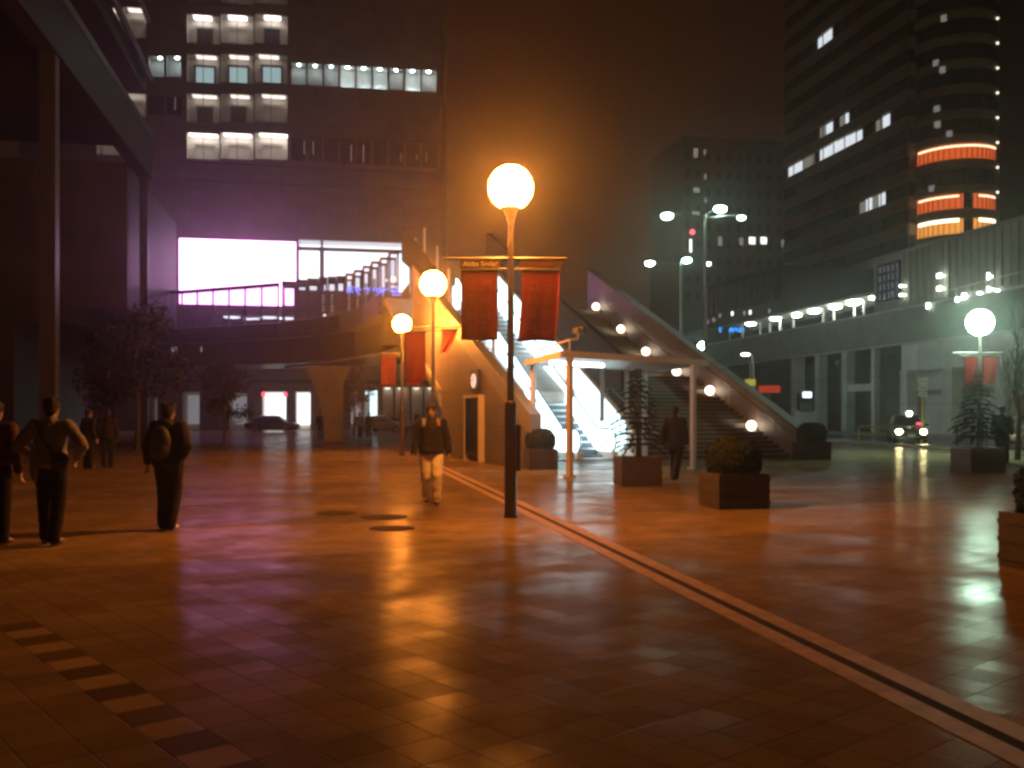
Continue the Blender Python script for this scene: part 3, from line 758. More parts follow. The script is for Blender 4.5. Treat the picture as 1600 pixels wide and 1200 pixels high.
# ================================================================ FOOTBRIDGE DECK
fb = thing('footbridge', (-16, 58, 0), 'dark pedestrian footbridge deck crossing behind the lamps to the stair head', 'footbridge')
front = [(-50, 66), (-30, 62.5), (-21, 61), (-14, 57.5), (-9.3, 52.5), (-7.2, 47.5), (-5.9, 43.5)]
sl = Fe.at(16.5, 0, 0); sr = Fe.at(atop, 11.6, 0)
back = [(sr.x, sr.y+.5), (sr.x-1, sr.y+6), (-4, 56), (-8, 62), (-16, 67), (-50, 74)]
poly = front+[(sl.x, sl.y), ]+back
def inset(p, q): return p
m = MB(); m.zprism(poly, 6.2, 7.0); m.build('deck', M['darkwall'], fb)
m = MB(); m.zprism([(x+.5*(1 if i < 7 else 0), y+1.2*(1 if i < 7 else -1)) for i, (x, y) in enumerate(poly)], 4.7, 6.19); m.build('girder', M['darksteel'], fb)
# fascia with a pale edge line
m = MB()
for (x0, y0), (x1, y1) in zip(front[:-1], front[1:]):
    d = V((x1-x0, y1-y0, 0)).normalized(); nn = V((d.y, -d.x, 0))
    c = V(((x0+x1)/2, (y0+y1)/2, 0))+nn*.08
    m.box((c.x, c.y, 6.55), ((V((x1-x0, y1-y0, 0))).length+.05, .14, .9), d)
m.build('fascia', M['soffit'], fb)
m = MB(); rl = MB(); pn = MB()
for (x0, y0), (x1, y1) in zip(front[:-1], front[1:]):
    d = V((x1-x0, y1-y0, 0)); Ln = d.length; d.normalize(); n = max(1, int(Ln/1.3))
    if y0 < 58: continue
    for i in range(n+1):
        p = V((x0, y0, 0))+d*(Ln*i/n); pm = MB(); pm.box((p.x, p.y+.1, 8.17), (.08, .08, 2.34), d); pm.build('railing_post', M['steel'], fb)
    rl.tube([(x0, y0+.1, 9.36), (x1, y1+.1, 9.36)], .13, 8)
    pn.add([(x0, y0+.1, 7.1), (x1, y1+.1, 7.1), (x1, y1+.1, 9.26), (x0, y0+.1, 9.26)], [(0,1,2,3)])
rl.build('handrail', M['steel'], fb); pn.build('railing_glass', M['railglass'], fb)
# flared pier under the deck
bx = -15.2+ .0
c = P(512, 660, 58); prof = ((.2, 4.72), (.5, 4.72))
m = MB()
pxp = [(508, 683), (506, 660), (502, 640), (494, 612), (484, 590), (474, 572), (548, 572), (537, 600), (535, 683)]
Fp = Frame(P(512, 660, 55), AV)
m.fprism(Fp, [(Fp.a(px), max(0, Fp.z(px, py)) if py < 680 else 0) for px, py in pxp], -1.2, 0); m.build('pier', M['concrete'], fb)
# wall block under the bridge to the right of the pier
m = MB(); m.tube([P(445, 574, 57), P(520, 565, 53), P(600, 552, 47)], .06, 8); m.build('edge_pipe', M['silver'], fb)
for px, Y in ((318, 62), (330, 62), (272, 62)):
    m = MB(); p = P(px, 546, Y); m.box((p.x, p.y, p.z), (.35, .1, .35)); m.build('small_light', E['shopdim'], fb)

# ---- stepped glazed escalator shelter rising to the right above the deck
gs = thing('stepped_glass_shelter', P(550, 480, 60)*1.0, 'stepped row of dark framed glass boxes climbing to the right before the bright hall', 'glass shelter')
Fg = Frame(P(550, 480, 62), AV)
tops = [(440, 462, 440), (462, 480, 438), (480, 498, 436), (498, 512, 434), (512, 526, 433), (526, 540, 432), (540, 553, 428), (553, 567, 422.5), (567, 580, 416), (580, 594, 409), (594, 608, 403), (608, 624, 394)]
for i, (x0, x1, yt) in enumerate(tops):
    a0, a1 = Fg.a(x0), Fg.a(x1)-.02; zt = Fg.z((x0+x1)/2, yt); zb = 7.02+max(0, (x0-520))*.012
    m = MB(); tw = .10
    for aa in (a0, a1-tw): 
        for w in (-2.6, 0): m.fbox(Fg, aa, aa+tw, w-tw, w, zb, zt)
    for zz in (zt, zb+tw, (zb+zt)/2):
        for w in (-2.6, 0): m.fbox(Fg, a0+tw, a1-tw, w-tw+.003, w-.003, zz-tw, zz)
    m.fbox(Fg, a0, a1, -2.6, -.1, zt-.004, zt+.06)
    f = m.build('glass_box', M['frame'], gs)
    m = MB(); m.add([Fg.at(a0+tw,-.05,zb),Fg.at(a1-tw,-.05,zb),Fg.at(a1-tw,-.05,zt-tw),Fg.at(a0+tw,-.05,zt-tw)], [(0,1,2,3)]); m.build('pane', M['railglass'], f)
    if x0 >= 540:
        m = MB(); m.fbox(Fg, a0+.12, a1-.12, -.9, -.15, zt-.20, zt-.12); m.build('ceiling_light', E['hall'], f)
    if i in (3, 4, 6, 7, 8, 9):
        m = MB(); aa = (a0+a1)/2; m.fbox(Fg, aa-.08, aa+.08, -1.6, -1.5, zt-1.7-.1*i, zt-.9); m.build('inner_light', E['officedim'], f)
m = MB(); m.fprism(Fg, [(Fg.a(436), 6.98), (Fg.a(520), 6.98), (Fg.a(640), 8.45), (Fg.a(640), 10.2), (Fg.a(600), 8.0), (Fg.a(436), 7.02)], -2.8, -.12); m.build('inclined_truss', M['darkwall'], gs)
m = MB()
for px, py, ww in ((508, 488, 6), (509, 506, 8), (521, 506, 9), (530, 506, 4)):
    aa = Fg.a(px); q = ww/FOC*62/2; zz = Fg.z(px, py); m = MB(); m.fbox(Fg, aa-q, aa+q, -2.0, -1.7, zz-.05, zz+.05); m.build('floor_light', E['hall'], gs)
m = MB()
for px, py, ww, hh in ((614, 435, 10, 8), (629, 434, 4, 12), (606, 437, 6, 4)):
    aa = Fg.a(px); q = ww/FOC*62/2; zz = Fg.z(px, py); m.fbox(Fg, aa-q, aa+q, -.4, -.3, zz-hh/2*.041, zz+hh/2*.041); m.build('lit_sign', E['hall'], gs); m = MB()
neon('neon_sign', 'long purple blue neon lettering before the stepped glass shelter', 586, 455, blue_sign_segs, 1.9, E['blue'], w=.3, fr=Fg)
# ================================================================ PLAZA LAMP POSTS WITH BANNERS
def lamp_post(loc, label, globe, group='globe lamp posts with banners', hgt=4.98, swing=0.0):
    loc = V(loc)
    L = thing('globe_lamp_post', loc, label, 'lamp post', group)
    zc = hgt
    m = MB(); m.lathe(loc, ((.055, 1.72), (.055, 2.0), (.05, 3.6), (.042, 4.2), (.04, zc-.62), (.05, zc-.5)), 16); m.build('pole', M['steel'], L)
    m = MB(); m.lathe(loc, ((.105, 0), (.105, .03), (.095, .04), (.095, 1.70), (.085, 1.75), (.056, 1.76)), 20); m.build('pole_sleeve', M['darksteel'], L)
    m = MB(); m.lathe(loc, ((.045, zc-.62), (.06, zc-.5), (.10, zc-.36), (.16, zc-.29), (.16, zc-.26)), 16); m.build('globe_collar', M['steel'], L)
    m = MB(); m.sphere(loc+V((0, 0, zc)), .335 if globe == 'sodium' else .46, 24, 14); m.build('globe', E[globe], L)
    m = MB(); m.box(loc+V((.1, .04, 1.05)), (.10, .10, .7), (1, 0, 0)); m.build('service_box', M['darksteel'], L)
    return L
LX = V((1, 0, 0))
L1 = V((-.02, 14.5, 0)); L2 = V((-2.07, 25.2, 0)); L3 = V((-4.16, 36.3, 0)); L4 = V((17.4, 35.7, 0))
lps = [lamp_post(L1, 'nearest orange globe lamp post with two red banners and lettered arm boards', 'sodium'),
       lamp_post(L2, 'middle orange globe lamp post of the row, behind the walking man', 'sodium'),
       lamp_post(L3, 'farthest orange globe lamp post of the row, at the footbridge', 'sodium'),
       lamp_post(L4, 'greenish white globe lamp post behind the fir tree at right', 'mercury')]
def arms(L, base, z, xl, xr, zl=None, u=LX, mt='steel'):
    m = MB(); m.tube([base+u*xl+V((0, 0, z)), base+u*xr+V((0, 0, z))], .02, 8)
    if zl: m.tube([base+u*xl*.75+V((0, 0, zl)), base+u*-.06+V((0, 0, zl))], .013, 8); m.tube([base+u*.06+V((0, 0, zl)), base+u*xr*.75+V((0, 0, zl))], .013, 8)
    return m.build('banner_arm', M[mt], L)
for i, (L, b) in enumerate(((lps[0], L1), (lps[1], L2), (lps[2], L3), (lps[3], L4))):
    arms(L, b, 3.91 if i == 0 else 3.86, -1.02, .84, 3.75)
# lettered boards under the arms of the nearest post
zb = 3.91
for x0, x1, txt in ((-.76, -.16, 'Akiba Smile!'), (.14, .78, 'Akiba Smile!')):
    m = MB(); m.box(L1+V(((x0+x1)/2, 0, zb-.085)), (x1-x0, .02, .11)); bd = m.build('arm_board', M['signbrown'], lps[0])
    if x0 < 0: tm = text_mesh(txt, .105, L1+V(((x0+x1)/2, -.012, zb-.118)), (1,0,0), (0,0,1)); tm.build('lettering', M['ivory'], bd)
    else: tm = text_mesh(txt, .075, L1+V(((x0+x1)/2, -.012, zb-.105)), (1,0,0), (0,0,1)); tm.build('lettering', M['gold'], bd)
def banner(base, x0, x1, z0, z1, label, wave=.03, curl=0.0, taper=0.0, dy=0.0, letters=True, seed=1, u=LX):
    """cloth banner: fine grid with soft folds; curl swings the foot of the cloth aside"""
    nx, nz = 14, 22; th = .006; rr = random.Random(seed)
    f = V((-u.y, u.x, 0))
    def pt(i, j, k):
        s = i/nx; t = j/nz
        x = x0+(x1-x0)*(s*(1-taper*t)+taper*t*.35)+curl*t*t; z = z1+(z0-z1)*t
        y = wave*(math.sin(s*6.3+seed)*t*.7+math.sin(s*11+t*5+seed)*.3*t)+dy*t*t+k
        return base+u*x+f*y+V((0, 0, z+.012*math.sin(s*7+seed)*t))
    vs = [pt(i, j, k) for k in (0, th) for j in range(nz+1) for i in range(nx+1)]
    W_ = nx+1; n1 = W_*(nz+1); fs = []
    for j in range(nz):
        for i in range(nx):
            a = j*W_+i; fs.append((a, a+1, a+W_+1, a+W_)); fs.append((n1+a, n1+a+W_, n1+a+W_+1, n1+a+1))
    for j in range(nz):
        for i in (0, nx):
            a = j*W_+i; fs.append((a, a+W_, n1+a+W_, n1+a))
    for i in range(nx):
        for j in (0, nz):
            a = j*W_+i; fs.append((a, a+1, n1+a+1, n1+a))
    m = MB(); m.add(vs, fs, 0, True)
    B = m.build('banner', M['banner'], origin=base+u*(x0+x1)/2+V((0, 0, z1)))
    tag(B, label, 'banner', 'red banners on the lamp posts')
    m = MB(); m.tube([base+u*(x0-.02)+V((0, 0, z1+.005)), base+u*(x1+.02)+V((0, 0, z1+.005))], .014, 8); m.build('rod', M['silver'], B)
    if letters:
        m = MB(); cw = (x1-x0)/3.4; hh = (z1-z0)*.19
        for c in range(2):
            for r in range(4):
                cx = (x0+x1)/2+(c-.5)*cw*1.35; cz = z1-(z1-z0)*(.13+.2*r)-hh/2
                for s in range(5):
                    if s % 2 == 0:
                        yy = (rr.random()-.5)*hh*.8; l = cw*rr.uniform(.25, .5); q = [(-l, yy), (l, yy)]
                    else:
                        xx = (rr.random()-.5)*cw*.8; q = [(xx, hh*.42), (xx+rr.uniform(-.05, .05), -hh*.42)]
                    t = (z1-cz)/(z1-z0)
                    yoff = wave*(math.sin(((cx-x0)/(x1-x0))*6.3+seed)*t*.7)
                    stroke(m, q, .012, base+u*(cx+curl*t*t)+f*(yoff-.022-abs(dy)*t*t)+V((0, 0, cz)), u, V((0,0,1)), .004)
        m.build('printed_characters', M['gold'], B)
    return B
banner(L1, -.75, -.19, 2.67, 3.74, 'large red banner on the left of the nearest orange lamp post', .022, seed=1)
banner(L1, .17, .74, 2.66, 3.74, 'large red banner on the right of the nearest orange lamp post', .022, curl=-.07, seed=4)
banner(L2, -.74, -.20, 2.42, 3.74, 'dark red backlit banner on the left of the middle orange lamp post', .04, letters=False, seed=2)
banner(L2, .22, .66, 3.17, 3.80, 'short bright red banner curled by wind at the right of the middle lamp post', .10, curl=-.12, taper=.55, dy=-.30, letters=False, seed=3)
banner(L3, -.80, -.24, 2.66, 3.84, 'red banner on the left of the farthest orange lamp post', .03, letters=False, seed=5)
banner(L3, .18, .70, 2.66, 3.84, 'bright red banner on the right of the farthest orange lamp post', .03, letters=False, seed=6)
banner(L4, -.58, -.10, 2.66, 3.74, 'brownish red banner on the left of the greenish lamp post', .03, letters=False, seed=7)
banner(L4, .14, .66, 2.66, 3.74, 'brownish red banner on the right of the greenish lamp post', .03, curl=-.1, letters=False, seed=8)

# ================================================================ ENTRANCE CANOPY BEFORE THE STAIRS
cp = thing('entrance_canopy', (3, 26, 0), 'orange lit steel canopy frame on slender posts before the escalators', 'canopy')
CA, CB, CC = G(890, 745), G(1083, 733), P(833, 648, 28.0); CA.z = CB.z = CC.z = 0
CD = CB+(CC-CA)
zt = 3.0
for p, h in ((CA, zt+.12), (CB, zt), (CC, zt+.05), (CD, zt)):
    m = MB(); m.box(p+V((0, 0, h/2)), (.13, .13, h), (CB-CA)); m.box(p+V((0, 0, .02)), (.24, .24, .04), (CB-CA)); m.build('post', M['white'], cp)
for p, q in ((CA+(CB-CA)*.58+(CC-CA)*.97, 0), (CA+(CB-CA)*.81+(CC-CA)*.97, 0)):
    m = MB(); m.box(p+V((0, 0, zt-.85)), (.1, .1, 1.6), (CB-CA)); m.build('hanging_post', M['white'], cp)
u = (CB-CA).normalized()
m = MB()
e2 = u*.55
poly = [CA-u*.25, CB+u*.65, CD+u*.65, CC-u*.25]
m.zprism([(p.x, p.y) for p in poly], zt, zt+.10); m.build('roof_slab', M['white'], cp)
m = MB()
for a, b in ((0, 1), (1, 2), (2, 3), (3, 0)):
    d = (poly[b]-poly[a]); c = (poly[a]+poly[b])/2; d2 = d.normalized(); nn = V((d2.y, -d2.x, 0))
    m.box(c+nn*.03+V((0, 0, zt+.055)), (d.length+.05, .06, .16), d2)
m.build('edge_beam', M['white'], cp)
m = MB(); pa, pc = CA, CC
pts = [pc+V((0, 0, zt+.40)), pa+V((0, 0, zt+.42))]
m.tube(pts, .025, 8)
for t_ in (0, .33, .66, 1.0): p = pc+(pa-pc)*t_; m.tube([p+V((0, 0, zt+.1)), p+V((0, 0, zt+.41))], .022, 8)
m.tube([pa+V((0, 0, zt+.42)), pa+u*.28+V((0, 0, zt+.45)), pa+u*.33+V((0, 0, zt+.62))], .03, 8)
m.build('roof_rail', M['white'], cp)
m = MB(); p = pa+u*.33+V((0, 0, zt+.66)); m.box(p-u*.07, (.10, .2, .14), u); m.box(p+u*.1+V((0, 0, .02)), (.10, .2, .18), u); m.build('twin_floodlight', M['darksteel'], cp)
for k in (.12, .34):
    m = MB(); p = CA+(CB-CA)*k+(CC-CA)*.55; m.box(p+V((0, 0, zt-.04)), (.95, .12, .06), u); m.build('ceiling_tube', E['tube'], cp)

# ---- clock and notice case on the orange wall
m = MB(); aa = Fe.a(745); zz = Fe.z(745, 595); m.fbox(Fe, aa-.42, aa+.42, -.1, -.005, zz-.36, zz+.36)
ck = tag(m.build('wall_clock', M['darksteel'], origin=Fe.at(aa, 0, zz)), 'small square clock with round white face on the orange lit wall', 'clock')
m = MB(); cx = Fe.at(aa, -.12, zz); rr = .17
def disc(mb, fr, a, w, z, r, d, n=24):
    vs = [fr.at(a+r*math.cos(2*math.pi*k/n), w-e_, z+r*math.sin(2*math.pi*k/n)) for e_ in (0, d) for k in range(n)]
    mb.add(vs, [tuple(range(n)), tuple(range(2*n-1, n-1, -1))]+[(k, (k+1) % n, n+(k+1) % n, n+k) for k in range(n)])
disc(m, Fe, aa, -.105, zz, .24, .03); m.build('clock_face', mat('clock_face', (.8, .8, .76), .5, emis=(1, .95, .85), es=.55), ck)
m = MB(); m.fbox(Fe, aa-.02, aa+.02, -.145, -.138, zz, zz+.18); m.fbox(Fe, aa, aa+.13, -.15, -.146, zz-.02, zz+.02); m.build('clock_hands', M['black'], ck)
m = MB(); a0, a1 = Fe.a(733), Fe.a(757); a0, a1 = min(a0, a1), max(a0, a1)
for x in (a0, a1-.08): m.fbox(Fe, x, x+.08, -.20, -.004, 0, 2.12)
m.fbox(Fe, a0, a1, -.21, -.004, 2.12, 2.20)
nb = tag(m.build('notice_case', M['white'], origin=Fe.at((a0+a1)/2, 0, 0)), 'tall narrow white framed notice case standing against the orange wall', 'notice case')
m = MB(); m.fbox(Fe, a0+.08, a1-.08, -.12, -.06, .25, 2.1); m.build('notice_board', mat('tan_notice_board', (.36, .27, .18), .7, var=.3, scale=6), nb)
m = MB(); m.fbox(Fe, a0+.08, a1-.08, -.18, -.17, .2, 2.1); m.build('glass_door', M['clearglass'], nb)

# ================================================================ PLANTERS, SHRUBS, FIR TREES
def leaf_blob(name, m, c, rad, n, ls, top=1.0, sq=2.6, seed=1, flat=0.0):
    """clipped shrub: leaf-sized faces spread through an uneven shell"""
    rr = random.Random(seed); mb = MB(); c = V(c); vs = []; fs = []
    for i in range(n):
        d = V((rr.gauss(0,1), rr.gauss(0,1), rr.gauss(0,1))).normalized()
        if d.z < -.75: d.z = -d.z
        k = (abs(d.x)**sq+abs(d.y)**sq+abs(d.z)**sq)**(-1/sq)
        r = k*(1+.07*noise.noise(d*2.6+V((seed*7, 0, 0)))+.05*noise.noise(d*7))*(1-abs(rr.gauss(0, .07)))
        p = V((d.x*r*rad[0], d.y*r*rad[1], d.z*r*rad[2]))+c
        nn = (d+V((rr.uniform(-1,1), rr.uniform(-1,1), rr.uniform(-1,1)))*.8).normalized()
        a = nn.orthogonal().normalized(); a.rotate(Quaternion(nn, rr.uniform(0, 6.28))); b = nn.cross(a)
        s = ls*rr.uniform(.6, 1.3); k0 = len(vs)
        vs += [p-a*s, p-b*s*.5+nn*s*.1, p+a*s, p+b*s*.5+nn*s*.1]; fs.append((k0, k0+1, k0+2, k0+3))
    mb.add(vs, fs)
    return mb
def planter_box(loc, w, h, label, ang=0):
    loc = V(loc); u = V((math.cos(ang), math.sin(ang), 0))
    m = MB(); t_ = .06
    f = V((-u.y, u.x, 0))
    for s in (-1, 1):
        m.box(loc+u*s*(w/2-t_/2)+V((0, 0, h/2)), (t_, w, h), u); m.box(loc+f*s*(w/2-t_/2)+V((0, 0, h/2)), (w-2*t_, t_, h), u)
    for k in range(3):
        z = .1+k*(h-.2)/2
        for s in (-1, 1):
            m.box(loc+u*s*(w/2+.006)+V((0, 0, z)), (.01, w+.012, .05), u); m.box(loc+f*s*(w/2+.006)+V((0, 0, z)), (w-.003, .01, .05), u)
    o = m.build('planter_box', M['planter'], origin=loc); tag(o, label, 'planter', 'wooden planters on the plaza')
    m = MB(); m.box(loc+V((0, 0, h-.06)), (w-2*t_-.004, w-2*t_-.004, .04), u); m.build('soil', M['soil'], o)
    return o
boxw = None
def shrub(loc, z0, w, h, label, seed):
    global boxw
    loc = V(loc)
    t_ = thing('clipped_shrub', loc+V((0, 0, z0)), label, 'shrub', 'round clipped shrubs in planters')
    mb = leaf_blob('foliage', None, loc+V((0, 0, z0+h*.42)), (w*.5, w*.5, h*.58), 5200, .034, seed=seed)
    mb.build('foliage', M['leaf'], t_)
    m = MB(); m.sphere(loc+V((0, 0, z0+h*.42)), (w*.43, w*.43, h*.5), 16, 10); m.build('inner_branches', M['bark'], t_)
    m = MB(); m.tube([loc+V((0, 0, z0-.12)), loc+V((.01, 0, z0+h*.3))], .04, 8); m.build('stem', M['bark'], t_)
for i, (px, py, w, h, ht, lp, ls) in enumerate((
    (845, 734, .84, .58, .62, 'planter at the foot of the escalators, left of the canopy post', 'clipped round shrub at the foot of the escalators'),
    (1156, 796, .88, .58, .62, 'planter holding the large round shrub right of the canopy', 'large brownish green round shrub right of the canopy'),
    (1275, 719, .95, .62, .70, 'planter beside the low end of the right stair wall', 'dark round shrub beside the low end of the right stair wall'),
    (1722, 905, .94, .56, .58, 'planter cut by the right edge of the photo', 'dark round shrub cut by the right edge of the photo'))):
    c = G(px, py)+V((0, w/2, 0))
    planter_box(c, w, h, lp, ang=.18)
    shrub(c, h-.04, w*1.02 if i != 3 else w*1.06, ht, ls, i+2)
def fir_tree(loc, z0, h, r, label, seed, dens=1.0):
    rr = random.Random(seed); loc = V(loc)
    t_ = thing('fir_tree', loc+V((0, 0, z0)), label, 'fir tree', 'young fir trees in planters')
    b = loc+V((0, 0, z0))
    m = MB(); m.tube([b-V((0, 0, .15)), b+V((.01, 0, h*.5)), b+V((0, 0, h))], [.035, .024, .006], 8); m.build('trunk', M['bark'], t_)
    br = MB(); vs = []; fs = []
    nl = 15
    for k in range(nl):
        f = k/(nl-1); z = h*(.16+.82*f); L = r*(1-f)**.8*rr.uniform(.8, 1.15)+.06
        nb = int(rr.randint(6, 8)*dens)
        for j in range(nb):
            a = 6.283*(j+rr.random()*.7)/nb+k; l = L*rr.uniform(.65, 1.15)
            d = V((math.cos(a), math.sin(a), 0)); pts = []
            for s in range(6):
                t1 = s/5; pts.append(b+V((0, 0, z))+d*l*t1+V((0, 0, l*(.14*t1-.42*t1*t1))))
            br.tube(pts, [.009*(1-.8*s/5) for s in range(6)], 4, cap=False)
            for s in range(int(46*l/.5)+6):
                t1 = rr.uniform(.12, 1.0); i0 = min(4, int(t1*5)); q = pts[i0].lerp(pts[i0+1], t1*5-i0)
                side = V((-d.y, d.x, 0))*rr.choice((-1, 1))
                dd = (d*.7+side*rr.uniform(.2, 1)+V((0, 0, rr.uniform(-.5, .35)))).normalized(); ln = rr.uniform(.06, .13)*(1.15-.5*t1)
                wv = dd.cross(V((rr.uniform(-1,1), rr.uniform(-1,1), rr.uniform(-1,1)))).normalized()*.011
                n0 = len(vs); vs += [q-wv, q+dd*ln*.5-wv*1.2, q+dd*ln, q+dd*ln*.5+wv*1.2, q+wv]; fs.append((n0, n0+1, n0+2, n0+3, n0+4))
    br.build('branches', M['bark'], t_)
    m = MB(); m.add(vs, fs); m.build('crown', M['fir'], t_)
cT1 = G(1000, 760)+V((0, .45, 0)); planter_box(cT1, .88, .62, 'square planter with a thin fir tree before the canopy opening', .1)
fir_tree(cT1, .58, 2.0, .72, 'thin young fir tree before the canopy opening', 11, .8)
cT2 = G(1542, 739)+V((0, .5, 0)); planter_box(cT2, .98, .66, 'square planter with a fir tree below the greenish lamp', .1)
fir_tree(cT2, .62, 2.15, .80, 'dense young fir tree below the greenish lamp', 12, 1.1)

def tree(loc, h, crown, label, group, seed, mt='darkleaf', bare=False, n=4200, ls=.11):
    rr = random.Random(seed); loc = V(loc)
    t_ = thing('evergreen_tree' if not bare else 'bare_tree', loc, label, 'tree', group)
    m = MB()
    zc = crown[2]
    m.tube([loc, loc+V((.05, 0, h*.3)), loc+V((-.04, .05, h*.55)), loc+V((.06, 0, h*(.8 if not bare else 1)))], [.12*h/6, .09*h/6, .06*h/6, .012], 8)
    tips = []
    for i in range(16 if not bare else 26):
        f = rr.uniform(.3, .8); a = rr.uniform(0, 6.28); s = loc+V((0, 0, h*f)); l = crown[0]*rr.uniform(.5, 1.0)*(1.1-f*.5 if bare else 1)
        e_ = s+V((math.cos(a)*l*(.45 if bare else 1), math.sin(a)*l*(.45 if bare else 1), l*(1.3 if bare else rr.uniform(.15, .6))))
        md = (s+e_)/2+V((0, 0, l*.06)); m.tube([s, md, e_], [.035*h/6, .022*h/6, .006], 5, cap=False); tips.append(e_); tips.append(md)
        if bare:
            for j in range(3):
                q = s.lerp(e_, rr.uniform(.4, .9)); m.tube([q, q+V((rr.uniform(-.4,.4), rr.uniform(-.4,.4), rr.uniform(.3,.8)))*h/6], [.01, .004], 4, cap=False)
    m.build('trunk', M['bark'], t_)
    if bare: return t_
    vs = []; fs = []
    clumps = [(tp, rr.uniform(.35, .75)*crown[0]*.55) for tp in tips]+[(loc+V((rr.uniform(-.6,.6)*crown[0], rr.uniform(-.6,.6)*crown[1], h-crown[2]*rr.uniform(.2, 1.7))), crown[0]*rr.uniform(.25, .5)) for _ in range(12)]
    for i in range(n):
        c, r0 = rr.choice(clumps); d = V((rr.gauss(0,1), rr.gauss(0,1), rr.gauss(0,.8))).normalized()*r0*rr.random()**.45
        p = c+d; nn = V((rr.uniform(-1,1), rr.uniform(-1,1), rr.uniform(-.2,1))).normalized(); a = nn.orthogonal().normalized(); a.rotate(Quaternion(nn, rr.uniform(0, 6.28))); b = nn.cross(a); s = ls*rr.uniform(.6, 1.3)
        k0 = len(vs); vs += [p-a*s, p-b*s*.45, p+a*s, p+b*s*.45]; fs.append((k0, k0+1, k0+2, k0+3))
    m = MB(); m.add(vs, fs); m.build('crown', M[mt], t_)
    return t_
tree((-16.4, 42, 0), 6.4, (1.9, 1.9, 1.9), 'dark broad evergreen tree before the footbridge at left', 'dark trees along the footbridge', 21)
tree((-19.5, 47, 0), 5.8, (1.7, 1.7, 1.7), 'dark evergreen tree farthest left before the footbridge', 'dark trees along the footbridge', 22)
tree((-13.2, 44, 0), 4.2, (1.2, 1.2, 1.1), 'low dark evergreen tree right of the broad one', 'dark trees along the footbridge', 23, n=2600)
tree(P(553, 648, 72).to_2d().to_3d(), 5.2, (1.5, 1.5, 1.7), 'small tree right of the flared bridge pier', 'dark trees along the footbridge', 24, n=2200, ls=.10)
p = P(1590, 648, 33); tree((p.x, p.y, 0), 5.2, (1.5, 1.5, 1.6), 'leafless thin street tree at the right edge of the photo', None, 25, bare=True)
p = P(1574, 648, 40); tree((p.x, p.y, 0), 4.6, (1.2, 1.2, 1.6), 'leafless thin street tree just right of the greenish lamp', None, 26, bare=True)
# ================================================================ PEOPLE
def remesh(mb, vox, name, mt, parent, smooth=2, disp=0.0):
    me = bpy.data.meshes.new('t'); me.from_pydata([tuple(v) for v in mb.v], [], mb.f); me.update()
    o = bpy.data.objects.new('t', me); TMP.collection.objects.link(o)
    r = o.modifiers.new('r', 'REMESH'); r.mode = 'VOXEL'; r.voxel_size = vox
    if smooth: s = o.modifiers.new('s', 'SMOOTH'); s.iterations = smooth; s.factor = .5
    vl = TMP.view_layers[0]; vl.update(); dg = vl.depsgraph; nm = bpy.data.meshes.new_from_object(o.evaluated_get(dg))
    bpy.data.objects.remove(o); bpy.data.meshes.remove(me)
    nm.name = name
    if disp:
        nrm = [v.normal.copy() for v in nm.vertices]; cos = []
        for v, nn in zip(nm.vertices, nrm):
            p = v.co; cos += list(p+nn*(disp*(noise.noise(p*9)+.5*noise.noise(p*V((30, 30, 16))))))
        nm.vertices.foreach_set('co', cos); nm.update()
    for p in nm.polygons: p.use_smooth = True
    nm.materials.clear(); nm.materials.append(mt)
    n = bpy.data.objects.new(name, nm); COL.objects.link(n)
    if parent is not None: n.parent = parent
    return n
def cap(mb, a, b, ra, rb, n=12):
    a, b = V(a), V(b); mb.tube([a, b], [ra, rb], n); mb.sphere(a, ra, n, 8); mb.sphere(b, rb, n, 8)
def chain(mb, pts, rs):
    for i in range(len(pts)-1): cap(mb, pts[i], pts[i+1], rs[i], rs[i+1])
def hand(mb, wrist, elbow, side, fwd):
    w = V(wrist); d = (w-V(elbow)).normalized(); fw = (V(fwd)-d*V(fwd).dot(d)).normalized(); lat = d.cross(fw)
    pc = w+d*.05
    q = Matrix((lat, fw, d)).transposed().to_quaternion()
    # palm faces the thigh: thickness along lat, breadth along fw
    mb.sphere(pc, (.017, .040, .050), 12, 8, q=q)
    for k, (off, ln) in enumerate(((.030, .068), (.010, .076), (-.010, .070), (-.029, .055))):
        b = pc+fw*off+d*.038; inn = lat*(-side)*(.010+.004*k)
        m1 = b+d*ln*.5+inn*.4; m2 = b+d*ln*.8+inn*1.6; m3 = b+d*ln*.92+inn*2.6
        chain(mb, [b, m1, m2, m3], [.0092, .0088, .008, .0068])
    b = pc+fw*.034-d*.020; chain(mb, [b, b+fw*.024+d*.024, b+fw*.030+d*.050], [.011, .010, .008])
